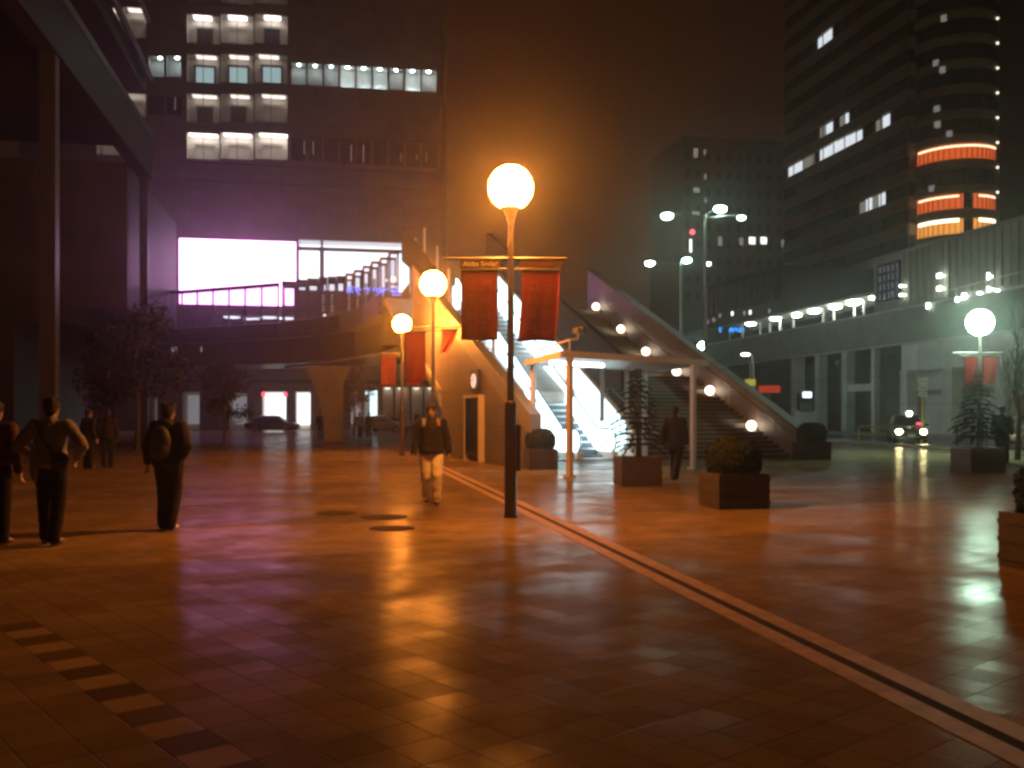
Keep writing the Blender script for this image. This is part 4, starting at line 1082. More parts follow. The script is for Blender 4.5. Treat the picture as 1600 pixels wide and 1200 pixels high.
def person(loc, rot, label, pose, top, bottom, shoe, H=1.72, vox=.011, hairlen=0.0, hood=False, extras=(), face=False, group=None, jl=.86, bulk=1.0, skirt=0):
    """figure facing local -Y; joints in metres for a 1.72 m body"""
    t_ = thing('person', loc, label, 'person', group, rot); t_.scale = (H/1.72,)*3
    J = dict(hl=(.09, 0, .93), hr=(-.09, 0, .93), kl=(.10, -.02, .50), kr=(-.10, -.02, .50), al=(.10, .02, .085), ar=(-.10, .02, .085),
             sl=(.185, 0, 1.41), sr=(-.185, 0, 1.41), el=(.25, .03, 1.13), er=(-.25, .03, 1.13), wl=(.27, -.05, .88), wr=(-.27, -.05, .88), head=(0, -.02, 1.60))
    J.update(pose); J = {k: V(v) for k, v in J.items()}
    b = MB()
    # body
    for z, rx, ry, y in ((.95, .155, .10, .0), (1.06, .135, .095, .005), (1.20, .15, .10, .0), (1.33, .165, .105, .005)): b.sphere((0, y, z), (rx, ry, .12), 16, 10)
    cap(b, (-.13, 0, 1.41), (.13, 0, 1.41), .06, .06); cap(b, (0, .01, 1.42), J['head']-V((0, -.015, .06)), .055, .05)
    for s in 'lr':
        sg = 1 if s == 'l' else -1
        chain(b, [J['h'+s], J['k'+s], J['a'+s]], [.085, .055, .038]); 
        cf = J['k'+s].lerp(J['a'+s], .3)+V((0, .012, 0)); b.sphere(cf, (.046, .046, .11), 10, 8)
        cap(b, J['a'+s]-V((0, 0, .035)), J['a'+s]+V((sg*.02, -.15, -.05)), .038, .03)
        chain(b, [J['s'+s], J['e'+s], J['w'+s]], [.056, .042, .028])
        hand(b, J['w'+s], J['e'+s], sg, (0, -1, 0) if abs((J['w'+s]-J['e'+s]).normalized().y) < .8 else (0, 0, 1))
    h = J['head']
    b.sphere(h+V((0, .012, .025)), (.075, .095, .105), 20, 14); b.sphere(h+V((0, -.028, -.035)), (.058, .062, .075), 16, 12); b.sphere(h+V((0, -.062, -.088)), (.026, .022, .020), 10, 8)
    chain(b, [h+V((0, -.088, .012)), h+V((0, -.108, -.022)), h+V((0, -.098, -.030))], [.010, .0145, .012])
    for s in (-1, 1):
        b.sphere(h+V((s*.076, .012, -.005)), (.012, .022, .034), 8, 6); b.sphere(h+V((s*.036, -.070, -.02)), (.022, .018, .018), 8, 6)
        cap(b, h+V((s*.014, -.088, .034)), h+V((s*.048, -.078, .032)), .010, .008)
    cap(b, h+V((-.018, -.088, -.058)), h+V((.018, -.088, -.058)), .0085, .0085)
    remesh(b, min(vox, .0075) if face else vox, 'body', M['skin'], t_, 1)
    if face:
        for s in (-1, 1):
            m = MB(); m.sphere(h+V((s*.034, -.078, .014)), .0115, 10, 8); m.build('eye', M['hair'], None).parent = t_
            m = MB(); cap(m, h+V((s*.016, -.099, .040)), h+V((s*.050, -.086, .038)), .0055, .004); m.build('eyebrow', M['hair'], None).parent = t_
        m = MB(); cap(m, h+V((-.02, -.096, -.058)), h+V((.02, -.096, -.058)), .0045, .0045); m.build('mouth', mat('lips', (.26, .09, .07), .5), None).parent = t_
    # hair
    m = MB(); m.sphere(h+V((0, .022, .038)), (.087, .105, .108), 18, 12); m.sphere(h+V((0, .062, -.02)), (.074, .052, .075), 14, 10)
    for k in range(26):
        a = random.uniform(0, 6.28); f = V((math.cos(a)*.07, .03+math.sin(a)*.085, random.uniform(.02, .12)))
        if f.y < -.03 and f.z < .075: f.z = .085
        m.sphere(h+f, random.uniform(.016, .026), 8, 6)
    for k in range(7): m.sphere(h+V(((k-3)*.022, -.072+abs(k-3)*.006, .082)), .020, 8, 6)
    if hairlen: m.sphere(h+V((0, .05, -hairlen*.5)), (.08, .06, hairlen), 14, 10)
    hb = MB(); hb = m
    o = remesh(m, .010, 'hair', M['hair'], t_, 1, .006)
    # trousers
    m = MB(); m.sphere((0, .005, .97), (.168, .118, .10), 16, 10); m.sphere((0, .02, .89), (.165, .12, .10), 16, 10)
    for s in 'lr':
        k, a = J['k'+s], J['a'+s]; 
        chain(m, [J['h'+s], J['h'+s].lerp(k, .5), k, k.lerp(a, .5), a+V((0, 0, -.005))], [.112*bulk, .100*bulk, .086*bulk, .080*bulk, .076*bulk])
    remesh(m, vox, 'trousers', bottom, t_, 1, .008)
    # jacket / shirt
    m = MB(); z0 = jl
    prof = [(z0-.01, .160, .135), (z0, .196, .168), (z0+.05, .200, .170), (z0+.15, .190, .150), (1.12, .182, .132), (1.25, .187, .133), (1.34, .180, .124), (1.41, .12, .10)]
    vs = []; fs = []
    for z_, rx, ry in prof:
        vs += [V((rx*bulk*math.cos(6.2832*k/20), .006+ry*bulk*math.sin(6.2832*k/20), z_)) for k in range(20)]
    for i in range(len(prof)-1):
        for k in range(20): fs.append((i*20+k, i*20+(k+1) % 20, i*20+20+(k+1) % 20, i*20+20+k))
    fs += [tuple(range(19, -1, -1)), tuple(range(len(vs)-20, len(vs)))]
    m.add(vs, fs)
    for z, rx, ry, y in ((1.36, .18, .12, .008), (1.25, .185, .13, .005)): m.sphere((0, y, z), (rx*bulk, ry*bulk, .11), 18, 10)
    cap(m, (-.13, .005, 1.405), (.13, .005, 1.405), .075, .075); cap(m, (0, .012, 1.41), (0, .015, 1.475), .085, .072)
    for s in 'lr':
        w = J['e'+s].lerp(J['w'+s], .93)
        chain(m, [J['s'+s], J['s'+s].lerp(J['e'+s], .5), J['e'+s], w], [.082*bulk, .074*bulk, .066*bulk, .050*bulk])
    if hood: m.sphere((0, .10, 1.45), (.11, .075, .075), 14, 10)
    if skirt: m.tube([(0, 0, 1.0), (0, 0, .62)], [.17, .24], 20)
    remesh(m, vox, 'jacket' if top is not M['shirt'] and top is not M['orange'] else 'shirt', top, t_, 2, .013)
    # shoes
    for s in 'lr':
        a = J['a'+s]; sg = 1 if s == 'l' else -1
        m = MB(); m.sphere(a+V((0, .01, -.045)), (.046, .06, .042), 12, 8); m.sphere(a+V((sg*.012, -.085, -.055)), (.048, .10, .032), 12, 8); m.sphere(a+V((sg*.016, -.13, -.055)), (.046, .06, .028), 12, 8)
        remesh(m, .009, 'shoe', shoe, t_, 1)
    for e in extras: e(t_)
    return t_
def backpack(col=None, straps=True, bag=True, stripcol='strap'):
    def f(t_):
        if bag:
            m = MB(); m.sphere((0, .20, 1.20), (.15, .10, .22), 14, 10); m.sphere((0, .21, 1.10), (.14, .11, .14), 14, 10)
            remesh(m, .012, 'backpack', M['brownbag'], t_, 1)
        if straps:
            for s in (-1, 1):
                m = MB(); pts = [V((s*.115, .10, 1.44)), V((s*.115, .02, 1.49)), V((s*.12, -.07, 1.455)), V((s*.125, -.118, 1.40)), V((s*.128, -.128, 1.355))]
                vs = []; fs = []
                for i, p in enumerate(pts):
                    vs += [p+V((-.028, 0, 0)), p+V((.028, 0, 0)), p+V((.028, -.012, .008)), p+V((-.028, -.012, .008))]
                for i in range(len(pts)-1):
                    for k in range(4): fs.append((i*4+k, i*4+(k+1) % 4, i*4+4+(k+1) % 4, i*4+4+k))
                m.add(vs, fs); o = m.build('bag_strap', M['strap' if s > 0 else 'grey'], None); o.parent = t_
    return f
def crossbag(t_):
    m = MB(); pts = [V((.16, -.06, 1.47)), V((.15, .07, 1.46)), V((.06, .155, 1.30)), V((-.05, .16, 1.14)), V((-.13, .12, 1.0))]
    m.tube(pts, .016, 6); o = m.build('bag_strap', M['brownbag'], None); o.parent = t_
    m = MB(); m.sphere((-.16, .12, .98), (.12, .08, .12), 12, 8); remesh(m, .012, 'shoulder_bag', M['brownbag'], t_, 1)
def shirt_tail(t_):
    m = MB(); m.sphere((.15, .10, .90), (.055, .03, .16), 12, 8); m.sphere((.16, .09, 1.05), (.05, .035, .14), 12, 8); remesh(m, .011, 'hanging_shirt_tail', M['shirt'], t_, 1)
# the walking man: left foot forward towards the camera
person(G(674, 789), R(4), 'man in a black jacket and pale trousers walking towards the camera',
  dict(kl=(.095, -.10, .51), al=(.085, -.04, .105), kr=(-.085, -.02, .50), ar=(-.075, .16, .13), el=(.265, .02, 1.14), wl=(.30, -.02, .90), er=(-.265, .02, 1.14), wr=(-.30, -.05, .89), head=(.0, -.03, 1.60)),
  M['jacket'], M['beige'], M['shoe'], 1.72, .009, face=True, extras=[backpack()], bulk=1.10, jl=.88)
# man in the pale shirt seen from behind, arms akimbo
person(G(80, 851), R(180), 'man in a pale loose shirt seen from behind with both elbows out',
  dict(el=(.36, .09, 1.16), wl=(.26, -.12, 1.04), er=(-.40, .06, 1.17), wr=(-.26, -.10, 1.02), kl=(.10, -.06, .50), al=(.11, -.10, .085), kr=(-.10, .02, .50), ar=(-.09, .12, .10), head=(0, -.02, 1.60)),
  M['shirt'], M['darkjean'], M['shoe'], 1.74, extras=[crossbag, shirt_tail], jl=.92)
person(G(-8, 850), R(180), 'person in an orange top and dark trousers cut by the left edge of the photo',
  dict(el=(.29, -.06, 1.15), wl=(.2, -.22, 1.02)), M['orange'], M['darkjean'], M['shoe'], 1.70, jl=.96)
person(G(263, 828), R(170), 'person in a dark hooded top walking away at left, white sole showing',
  dict(el=(.27, .05, 1.14), wl=(.29, .02, .92), er=(-.31, .07, 1.16), wr=(-.22, .02, 1.0), kl=(.08, -.05, .50), al=(.07, .0, .085), kr=(-.085, -.02, .51), ar=(-.08, .10, .10)),
  M['hoodie'], M['darkjean'], M['whiteshoe'], 1.70, hood=True, extras=[backpack(straps=False)], bulk=1.12, jl=.88)
person(G(1055, 752), R(150), 'dark figure walking in front of the stairs beside the canopy post',
  dict(kl=(.09, -.16, .52), al=(.09, -.16, .10), kr=(-.09, .04, .50), ar=(-.09, .26, .14), el=(.25, .08, 1.14), wl=(.27, .06, .9)), M['jacket'], M['darkjean'], M['shoe'], 1.72, vox=.014, bulk=1.1, jl=.75)
person(G(168, 731), R(200), 'dark figure standing left of the two bystanders by the tall column', {}, M['hoodie'], M['darkjean'], M['shoe'], 1.68, vox=.018, hood=True)
person(G(138, 733), R(150), 'dark figure nearest the tall column of the two bystanders', {}, M['hoodie'], M['darkjean'], M['shoe'], 1.70, vox=.018)
person(G(501, 686), R(10), 'dark figure standing before the flared bridge pier', {}, M['jacket'], M['darkjean'], M['shoe'], 1.72, vox=.02, jl=.6)
person(G(562, 685), R(175), 'small far person in a grey top walking away under the footbridge', dict(kl=(.09, -.12, .5), al=(.09, -.14, .1), ar=(-.09, .2, .12)), M['grey'], M['darkjean'], M['whiteshoe'], 1.68, vox=.02)
person(G(577, 684), R(185), 'small far person in dark clothes beside the one in grey', {}, M['jacket'], M['darkjean'], M['shoe'], 1.70, vox=.02)
p = P(1566, 648, 31); person((p.x, p.y, 0), R(160), 'dark figure standing at the railing behind the fir tree at right', {}, M['jacket'], M['darkjean'], M['shoe'], 1.80, vox=.018, bulk=1.15)

# ================================================================ VEHICLES
def car(loc, rot, label, paint, taxi=False, lights=True, name='parked_car', Ln=4.6, Wd=1.70, Ht=1.5):
    c = thing(name, loc, label, 'taxi' if taxi else 'car', None, rot)
    # local: front at -Y
    def loft(secs, nm, mt):
        m = MB(); vs = []; n = len(secs[0])
        for s in secs: vs += s
        fs = []
        for i in range(len(secs)-1):
            for k in range(n): fs.append((i*n+k, i*n+(k+1) % n, (i+1)*n+(k+1) % n, (i+1)*n+k))
        m.add(vs, fs, 0, True); m.add(secs[0], [tuple(range(n-1, -1, -1))]); m.add(secs[-1], [tuple(range(n))])
        o = m.build(nm, mt, None); o.parent = c; return o
    def sec(y, w, z0, z1, r=.10, wt=None):
        wt = wt or w
        return [V((x, y, z)) for x, z in ((-w/2+r, z0), (w/2-r, z0), (w/2, z0+r), (w/2, (z0+z1)/2), (wt/2, z1-r), (wt/2-r, z1), (-wt/2+r, z1), (-wt/2, z1-r), (-w/2, (z0+z1)/2), (-w/2, z0+r))]
    h = Ln/2
    body = loft([sec(-h, Wd*.86, .36, .66, .08), sec(-h+.08, Wd*.95, .24, .76, .08), sec(-h+.5, Wd, .22, .86), sec(-h+1.2, Wd, .22, .92), sec(0, Wd, .22, .95), sec(h-1.0, Wd, .22, .95), sec(h-.2, Wd*.97, .26, .90), sec(h, Wd*.88, .36, .80, .08)], 'body', paint)
    loft([sec(-h+1.05, Wd*.93, .88, .96, .03), sec(-h+1.75, Wd*.92, .88, Ht-.05, .06, Wd*.76), sec(-h+2.2, Wd*.92, .88, Ht, .07, Wd*.76), sec(h-1.35, Wd*.92, .88, Ht-.02, .07, Wd*.76), sec(h-.65, Wd*.92, .88, .98, .03)], 'cabin', paint)
    def part(mb, nm, mt, par=None): o = mb.build(nm, mt, None); o.parent = par or c; return o
    # windscreen and side windows, slightly proud of the cabin
    m = MB(); y0, y1 = -h+1.10, -h+1.72
    m.hexa([V(p) for p in ((-Wd*.41, y0-.03, .99), (Wd*.41, y0-.03, .99), (Wd*.41, y0+.03, .99), (-Wd*.41, y0+.03, .99), (-Wd*.34, y1-.04, Ht-.10), (Wd*.34, y1-.04, Ht-.10), (Wd*.34, y1+.02, Ht-.10), (-Wd*.34, y1+.02, Ht-.10))]); part(m, 'windscreen', M['darkglass'])
    for s in (-1, 1):
        m = MB()
        for ya, yb in ((-h+1.75, 0.15), (.22, h-1.35)):
            m.hexa([V(p) for p in ((s*Wd*.445, ya, .99), (s*Wd*.475, ya, .99), (s*Wd*.475, yb, .99), (s*Wd*.445, yb, .99), (s*Wd*.37, ya+.08, Ht-.12), (s*Wd*.405, ya+.08, Ht-.12), (s*Wd*.405, yb-.04, Ht-.12), (s*Wd*.37, yb-.04, Ht-.12))])
        part(m, 'side_window', M['darkglass'])
        m = MB(); m.box((s*(Wd/2+.09), -h+1.4, 1.0), (.16, .09, .12)); part(m, 'wing_mirror', paint)
        m = MB(); m.sphere((s*Wd*.36, -h+.01, .63), (.16, .06, .13), 16, 10); part(m, 'headlight', E['headlight'] if lights else M['chrome'])
        m = MB(); m.box((s*Wd*.38, h+.005, .72), (.26, .04, .14)); part(m, 'tail_light', M['redpaint'])
        for y in (-h+.85, h-.9):
            m = MB(); m.tube([(s*(Wd/2-.19), y, .31), (s*(Wd/2+.01), y, .31)], .31, 22); w = part(m, 'wheel', M['tyre'])
            m = MB(); m.tube([(s*(Wd/2-.02), y, .31), (s*(Wd/2+.025), y, .31)], .19, 18); part(m, 'rim', M['chrome'], w)
    m = MB()
    for k in range(4): m.box((0, -h-.005, .50+k*.055), (Wd*.44, .05, .025))
    part(m, 'grille', M['chrome'])
    m = MB(); m.box((0, -h-.03, .36), (Wd*.90, .10, .13)); part(m, 'bumper', M['chrome'] if taxi else paint)
    m = MB(); m.box((0, -h-.085, .42), (.33, .02, .165)); part(m, 'number_plate', M['signwhite'])
    if taxi:
        m = MB(); m.sphere((0.12, -.35, Ht+.12), (.17, .12, .13), 16, 10); m.tube([(.12, -.35, Ht-.02), (.12, -.35, Ht+.04)], .12, 14); part(m, 'roof_lamp', E['taxilamp'])
        m = MB(); m.box((Wd*.30, -h+1.10, 1.06), (.24, .05, .12)); part(m, 'vacancy_sign', E['redlamp'])
    return c
p = P(1416, 648, 54); car((p.x, p.y, 0), R(-16), 'black taxi facing the camera with headlights and round roof lamp lit', M['taxi'], True, name='taxi', Ht=1.52)
p = P(602, 648, 84); car((p.x, p.y, 0), R(70), 'pale car standing under the footbridge before the lit shops', M['carsilver'], False, False)
p = P(425, 648, 86); car((p.x, p.y, 0), R(90), 'dark car before the bright white shopfront', M['taxi'], False, False)
p = P(1612, 648, 44); car((p.x, p.y, 0), R(170), 'dark car beyond the railing at the right edge of the photo', M['taxi'], False, False)
# parked motor scooters before the shops
def scooter(loc, rot, label):
    s = thing('motor_scooter', loc, label, 'motor scooter', 'motor scooters parked before the shops', rot)
    def part(mb, nm, mt, par=None): o = mb.build(nm, mt, None); o.parent = par or s; return o
    for y in (-.62, .60):
        m = MB(); 
        pts = [(0, y+.23*math.cos(a), .24+.23*math.sin(a)) for a in [k*math.pi/9 for k in range(19)]]
        m.tube(pts, .055, 8, cap=False); w = part(m, 'wheel', M['tyre'])
    m = MB(); m.sphere((0, .45, .55), (.16, .45, .2), 14, 8); m.box((0, -.1, .33), (.26, .6, .08)); m.sphere((0, -.48, .65), (.2, .12, .36), 14, 8); part(m, 'body', M['taxi'])
    m = MB(); m.sphere((0, .38, .78), (.14, .38, .07), 12, 8); part(m, 'seat', M['black'])
    m = MB(); m.tube([(-.32, -.42, 1.03), (0, -.5, 1.0), (.32, -.42, 1.03)], .022, 8); m.tube([(0, -.62, .26), (0, -.5, 1.0)], .03, 8); part(m, 'handlebar', M['chrome'])
    m = MB(); m.sphere((0, -.6, .9), (.08, .05, .07), 10, 8); part(m, 'headlight', M['chrome'])
    return s
for i, (px, lab) in enumerate(((640, 'dark motor scooter left of the lit head of the walking man, farthest left'), (650, 'dark motor scooter between two others before the grey shop'), (661, 'dark motor scooter right behind the head of the walking man'))):
    p = P(px, 648, 78+i); scooter((p.x, p.y, 0), R(30+i*7), lab)

# ================================================================ BARRIERS, SIGNS AND RAILS AT RIGHT
yb = thing('yellow_barrier', P(1366, 648, 57).to_2d().to_3d(), 'yellow tubular barrier beside the taxi', 'barrier')
m = MB(); a, b = P(1342, 648, 58), P(1392, 648, 56); a.z = b.z = 0
m.tube([a, a+V((0,0,.8)), a+V((.06,0,.86)), b+V((-.06,0,.86)), b+V((0,0,.8)), b], .045, 10); m.build('hoop', M['yellow'], yb)
m = MB(); m.tube([a+V((0,0,.45)), b+V((0,0,.45))], .03, 8); m.build('lower_rail', M['yellow'], yb)
Ff = Frame(P(1495, 648, 42).to_2d().to_3d(), (V((21.4, 30, 0))-P(1495, 648, 42).to_2d().to_3d()))
rf = thing('guard_railing', Ff.at(5, 0, 0), 'dark horizontal bar guard railing along the plaza edge at right', 'railing')
for i in range(8):
    m = MB(); m.fbox(Ff, i*2-.03, i*2+.03, -.03, .03, .0, 1.1); m.build('railing_post', M['darksteel'], rf)
for z in (.3, .55, .8, 1.08):
    m = MB(); m.tube([Ff.at(-.2, -.045, z), Ff.at(14.4, -.045, z)], .022, 8); m.build('rail', M['darksteel'], rf)
sp_ = thing('bus_stop_sign', P(1441, 648, 52).to_2d().to_3d(), 'white stacked plate sign on a slim post above the taxi', 'sign post')
b0 = sp_.location.copy()
m = MB(); m.tube([b0, b0+V((0, 0, 3.5))], .04, 10); m.build('post', M['yellow'], sp_)
for z, h in ((3.35, .36), (2.98, .26), (2.66, .26)):
    m = MB(); m.box(b0+V((0, -.06, z)), (.5, .03, h)); pl = m.build('sign_plate', M['signwhite'], sp_)
    m = MB(); m.box(b0+V((0, -.08, z)), (.36, .01, .05)); m.build('sign_bar', M['frame'], pl)
# street lamp with yellow sign, red shop sign, vending machine
sl_ = thing('street_lamp', P(1177, 648, 68).to_2d().to_3d(), 'curved arm street lamp behind the right stair wall', 'street lamp')
b0 = sl_.location.copy()
m = MB(); m.tube([b0, b0+V((0, 0, 5.2)), b0+V((-.1, 0, 5.75)), b0+V((-.45, 0, 5.9))], [.09, .06, .05, .04], 10); m.build('pole', M['white'], sl_)
m = MB(); m.sphere(b0+V((-.55, 0, 5.82)), (.34, .14, .10), 14, 8); m.build('lamp_head', E['street'], sl_)
ys = thing('yellow_shop_sign', P(1172, 648, 67).to_2d().to_3d(), 'yellow square sign on a post behind the right stair wall', 'sign')
b0 = ys.location.copy(); m = MB(); m.tube([b0, b0+V((0, 0, 5.3))], .05, 8); m.build('post', M['white'], ys)
m = MB(); m.box(b0+V((0, -.08, 3.8)), (.72, .1, .45)); m.build('sign_plate', mat('yellow_sign', (.6, .55, .04), .5, emis=(1, .9, .1), es=.30), ys)
m = MB(); m.box(b0+V((.05, -.08, 3.25)), (.6, .1, .5)); m.build('lower_plate', M['signwhite'], ys)
rs = thing('red_shop_sign', P(1202, 648, 86).to_2d().to_3d(), 'red lit shop sign in the dark passage beyond the stairs', 'sign')
b0 = P(1202, 608, 86); m = MB(); m.box(b0, (2.0, .15, .62), AX.cross(V((0,0,-1)))); m.build('sign_panel', E['redsign'], rs)
m = MB(); m.box(b0+V((-.72, -.05, .1)), (.3, .18, .3)); m.build('bright_mark', E['shop'], rs)
m = MB(); m.box((b0.x, b0.y+.2, (b0.z-.3)/2), (.12, .12, b0.z-.3)); m.build('post', M['frame'], rs)
vm = thing('vending_machine', P(1257, 648, 82).to_2d().to_3d(), 'vending machine with a bright white front among the station columns', 'vending machine')
b0 = vm.location.copy(); m = MB(); m.box(b0+V((0, 0, .95)), (1.6, .8, 1.9)); m.build('cabinet', M['signwhite'], vm)
m = MB(); m.box(b0+V((.1, -.42, 3.25)), (.75, .06, .5)); m.build('lit_panel', E['vend'], vm); m = MB(); m.box(b0+V((0, -.42, 2.2)), (1.1, .06, .8)); m.build('poster_panel', M['greycop'], vm)
m = MB(); m.box(b0+V((0, -.2, 2.4)), (1.3, .36, 2.9-.9)); m.build('sign_box', M['frame'], vm)

# ---- tall floodlight masts
def mast(px, Y, ztop, heads, label):
    p = P(px, 648, Y); p.z = 0
    t_ = thing('floodlight_mast', p, label, 'floodlight mast', 'floodlight masts behind the stairs')
    m = MB(); m.tube([p, p+V((0, 0, ztop))], [.16, .08], 12); m.build('mast', M['steel'], t_)
    for px_, py_, r, k in heads:
        q = P(px_, py_, Y); m = MB(); m.tube([p+V((0, 0, min(ztop, q.z)-.05)), q+V((0, .02, .22))], .045, 8); m.build('arm', M['steel'], t_)
        m = MB(); m.sphere(q+V((0, 0, .12)), (r*1.15, r*.9, r*.42), 14, 8); hd = m.build('lamp_housing', M['darksteel'], t_)
        m = MB(); m.sphere(q-V((0, .06, .02)), (r, r*.8, r*.62), 16, 10); m.build('lens', E['flood'] if k else E['floodside'], hd)
mast(1102, 60, 14.1, ((1042, 337, .36, 1), (1125, 326, .38, 1), (1158, 340, .28, 0)), 'nearer and taller looking mast with three greenish floodlights')
mast(1063, 78, 14.0, ((1015, 411, .36, 1), (1073, 406, .34, 1), (1106, 412, .26, 0)), 'farther mast with three greenish floodlights lower in the photo')
t_ = thing('deck_lamp', P(1097, 648, 74).to_2d().to_3d(), 'small cyan white lamp just above the right stair wall', 'lamp')
b0 = t_.location.copy(); m = MB(); m.tube([b0, b0+V((0, 0, 6.6))], .06, 10); m.build('pole', M['white'], t_); m = MB(); m.sphere(b0+V((0, 0, 6.85)), .30, 16, 10); m.build('lamp', E['flood'], t_)

# ================================================================ STATION VIADUCT AT RIGHT
Ft = Frame((29.8, 74, 0), AX)          # n points away from the plaza
sv = thing('station_viaduct', (34, 80, 0), 'long station viaduct with columns, white panels and a lit platform canopy', 'station')
T = lambda px: Ft.a(px)
aN, aF = -46, 120
m = MB(); m.fbox(Ft, aN, aF, 0, 14, 7.0, 9.6); m.build('deck_band', M['station'], sv)
m = MB(); m.fbox(Ft, aN, aF, -.10, .0, 9.6, 9.75); m.fbox(Ft, aN, aF, -.08, .0, 6.9, 7.02); m.build('edge_strips', M['white'], sv)
m = MB(); m.fbox(Ft, aN, T(1362), .2, 14, 9.6, 14.0); wl = m.build('ribbed_wall', M['ribbed'], sv)
m = MB(); a = -20
while a < T(1366)-.2:
    if not (T(1405)-.1 < a < T(1371)): m = MB(); m.fbox(Ft, a, a+.22, .08, .2, 10.0, 13.95); m.build('wall_rib', M['ribbed'], sv)
    a += .78
m = MB(); m.fbox(Ft, aN, T(1361), .05, .3, 14.0, 14.2); m.build('wall_cap', M['station'], sv)
# gridded window
a0, a1 = sorted((T(1404), T(1371))); m = MB()
for i in range(6): x = a0+(a1-a0)*i/5; m.fbox(Ft, x-.09, x+.09, -.02, .15, 10.6, 13.4)
for i in range(5): z = 10.6+2.8*i/4; m.fbox(Ft, a0-.09, a1+.09, -.018, .148, z-.09, z+.09)
gw = m.build('grid_window', M['frame'], sv)
m = MB(); m.fbox(Ft, a0, a1, .17, .19, 10.6, 13.4); m.build('pane', emit('pale_window_light', (.75, .72, 1), .20), gw)
# columns and bays
for px, w in ((1238, .95), (1275, .8), (1317, .8), (1362, .5)):
    aa = T(px); m = MB(); m.fbox(Ft, aa-w/2, aa+w/2, .1, .1+w, .12, 7.0); m.build('column', M['stationpanel'], sv)
m = MB(); a0, a1 = T(1362)+.25, T(1317)-.4; m.fbox(Ft, min(a0, a1), max(a0, a1), .2, .5, 3.5, 4.1); m.build('cross_beam', M['stationpanel'], sv)
m = MB(); m.fbox(Ft, T(1404), aF, 6, 6.4, .12, 7.0); m.build('recessed_wall', M['station'], sv)
m = MB(); m.fbox(Ft, aN, T(1404), .25, .6, 4.9, 7.0); m.build('upper_panels', M['stationpanel'], sv)
m = MB(); m.fbox(Ft, aN, T(1404), 1.2, 1.5, .12, 4.9); m.build('lower_wall', M['stationpanel'], sv)
for px, w in ((1411, .9), (1479, 1.1), (1563, 1.1), (1640, 1.1)):
    aa = T(px); m = MB(); m.fbox(Ft, aa-w/2, aa+w/2, .02, .9, .12, 4.92); m.build('column', M['stationpanel'], sv)
m = MB(); m.fbox(Ft, aN, T(1404), .8, 1.18, 3.05, 3.4); m.build('shop_fascia', M['station'], sv)
m = MB(); m.fbox(Ft, T(1600), T(1568), 1.05, 1.15, .2, 2.9); m.build('orange_poster', mat('orange_poster', (.55, .28, .15), .6), sv)
# platform, canopy and lamps
m = MB(); m.fbox(Ft, T(1362), aF, 1.0, 6.0, 11.5, 11.75); m.build('canopy_roof', M['station'], sv)
for px in (1140, 1160, 1188, 1203, 1219, 1240, 1287, 1303, 1335, 1350):
    aa = Ft.a(px, 2.5); m = MB(); m.tube([Ft.at(aa, 2.5, 9.6), Ft.at(aa, 2.5, 11.5)], .11, 8); m.build('canopy_post', M['white'], sv)
for px, py, r in ((1173, 506, .62), (1212, 498, .62), (1245, 493, .5), (1272, 487, .62), (1305, 480, .62), (1333, 474, .62), (1337, 463, .62), (1363, 457, .3)):
    w = 1.9; aa = Ft.a(px, w); zz = Ft.z(px, py, w); zz = min(zz, 11.42); m = MB(); m.sphere(Ft.at(aa, w, zz), (r*.9, r*.9, .16), 14, 8); m.build('platform_lamp', E['platform'], sv)
for px, py, ww, hh in ((1472, 431, .36, .28), (1472, 451, .36, .26), (1549, 432, .07, .42), (1549, 452, .07, .3), (1412, 447, .2, .16), (1412, 461, .22, .16), (1500, 468, .14, .3), (1511, 463, .3, .35), (1563, 454, .16, .12), (1535, 458, .3, .12), (1454, 478, .14, .36)):
    aa = T(px); zz = Ft.z(px, py); m = MB(); m.fbox(Ft, aa-ww*.5, aa+ww*.5, -.30, -.15, zz-hh*.55, zz+hh*.55); m.fbox(Ft, aa-.04, aa+.04, -.15, .2, zz-.04, zz+.04); m.build('wall_light', E['floodside'], sv)
m = MB(); m.tube([Ft.at(T(1600), -.3, 10.55), Ft.at(T(1490), -.3, 10.3)], .05, 8); m.build('conduit', M['white'], sv)
neon('neon_sign', 'small blue lit sign on the station platform at far right of the stairs', 1145, 515, [[(-20,-3),(-20,3)],[(-4,-3),(-1,3),(2,-3)],[(-4,0),(3,0)],[(6,3),(9,-2)],[(13,-3),(13,3),(18,3)],[(13,0),(19,0)],[(17,-3),(19,2)]], 3.0, E['cyanblue'], w=-.2, fr=Frame((29.8, 110, 0), AV))

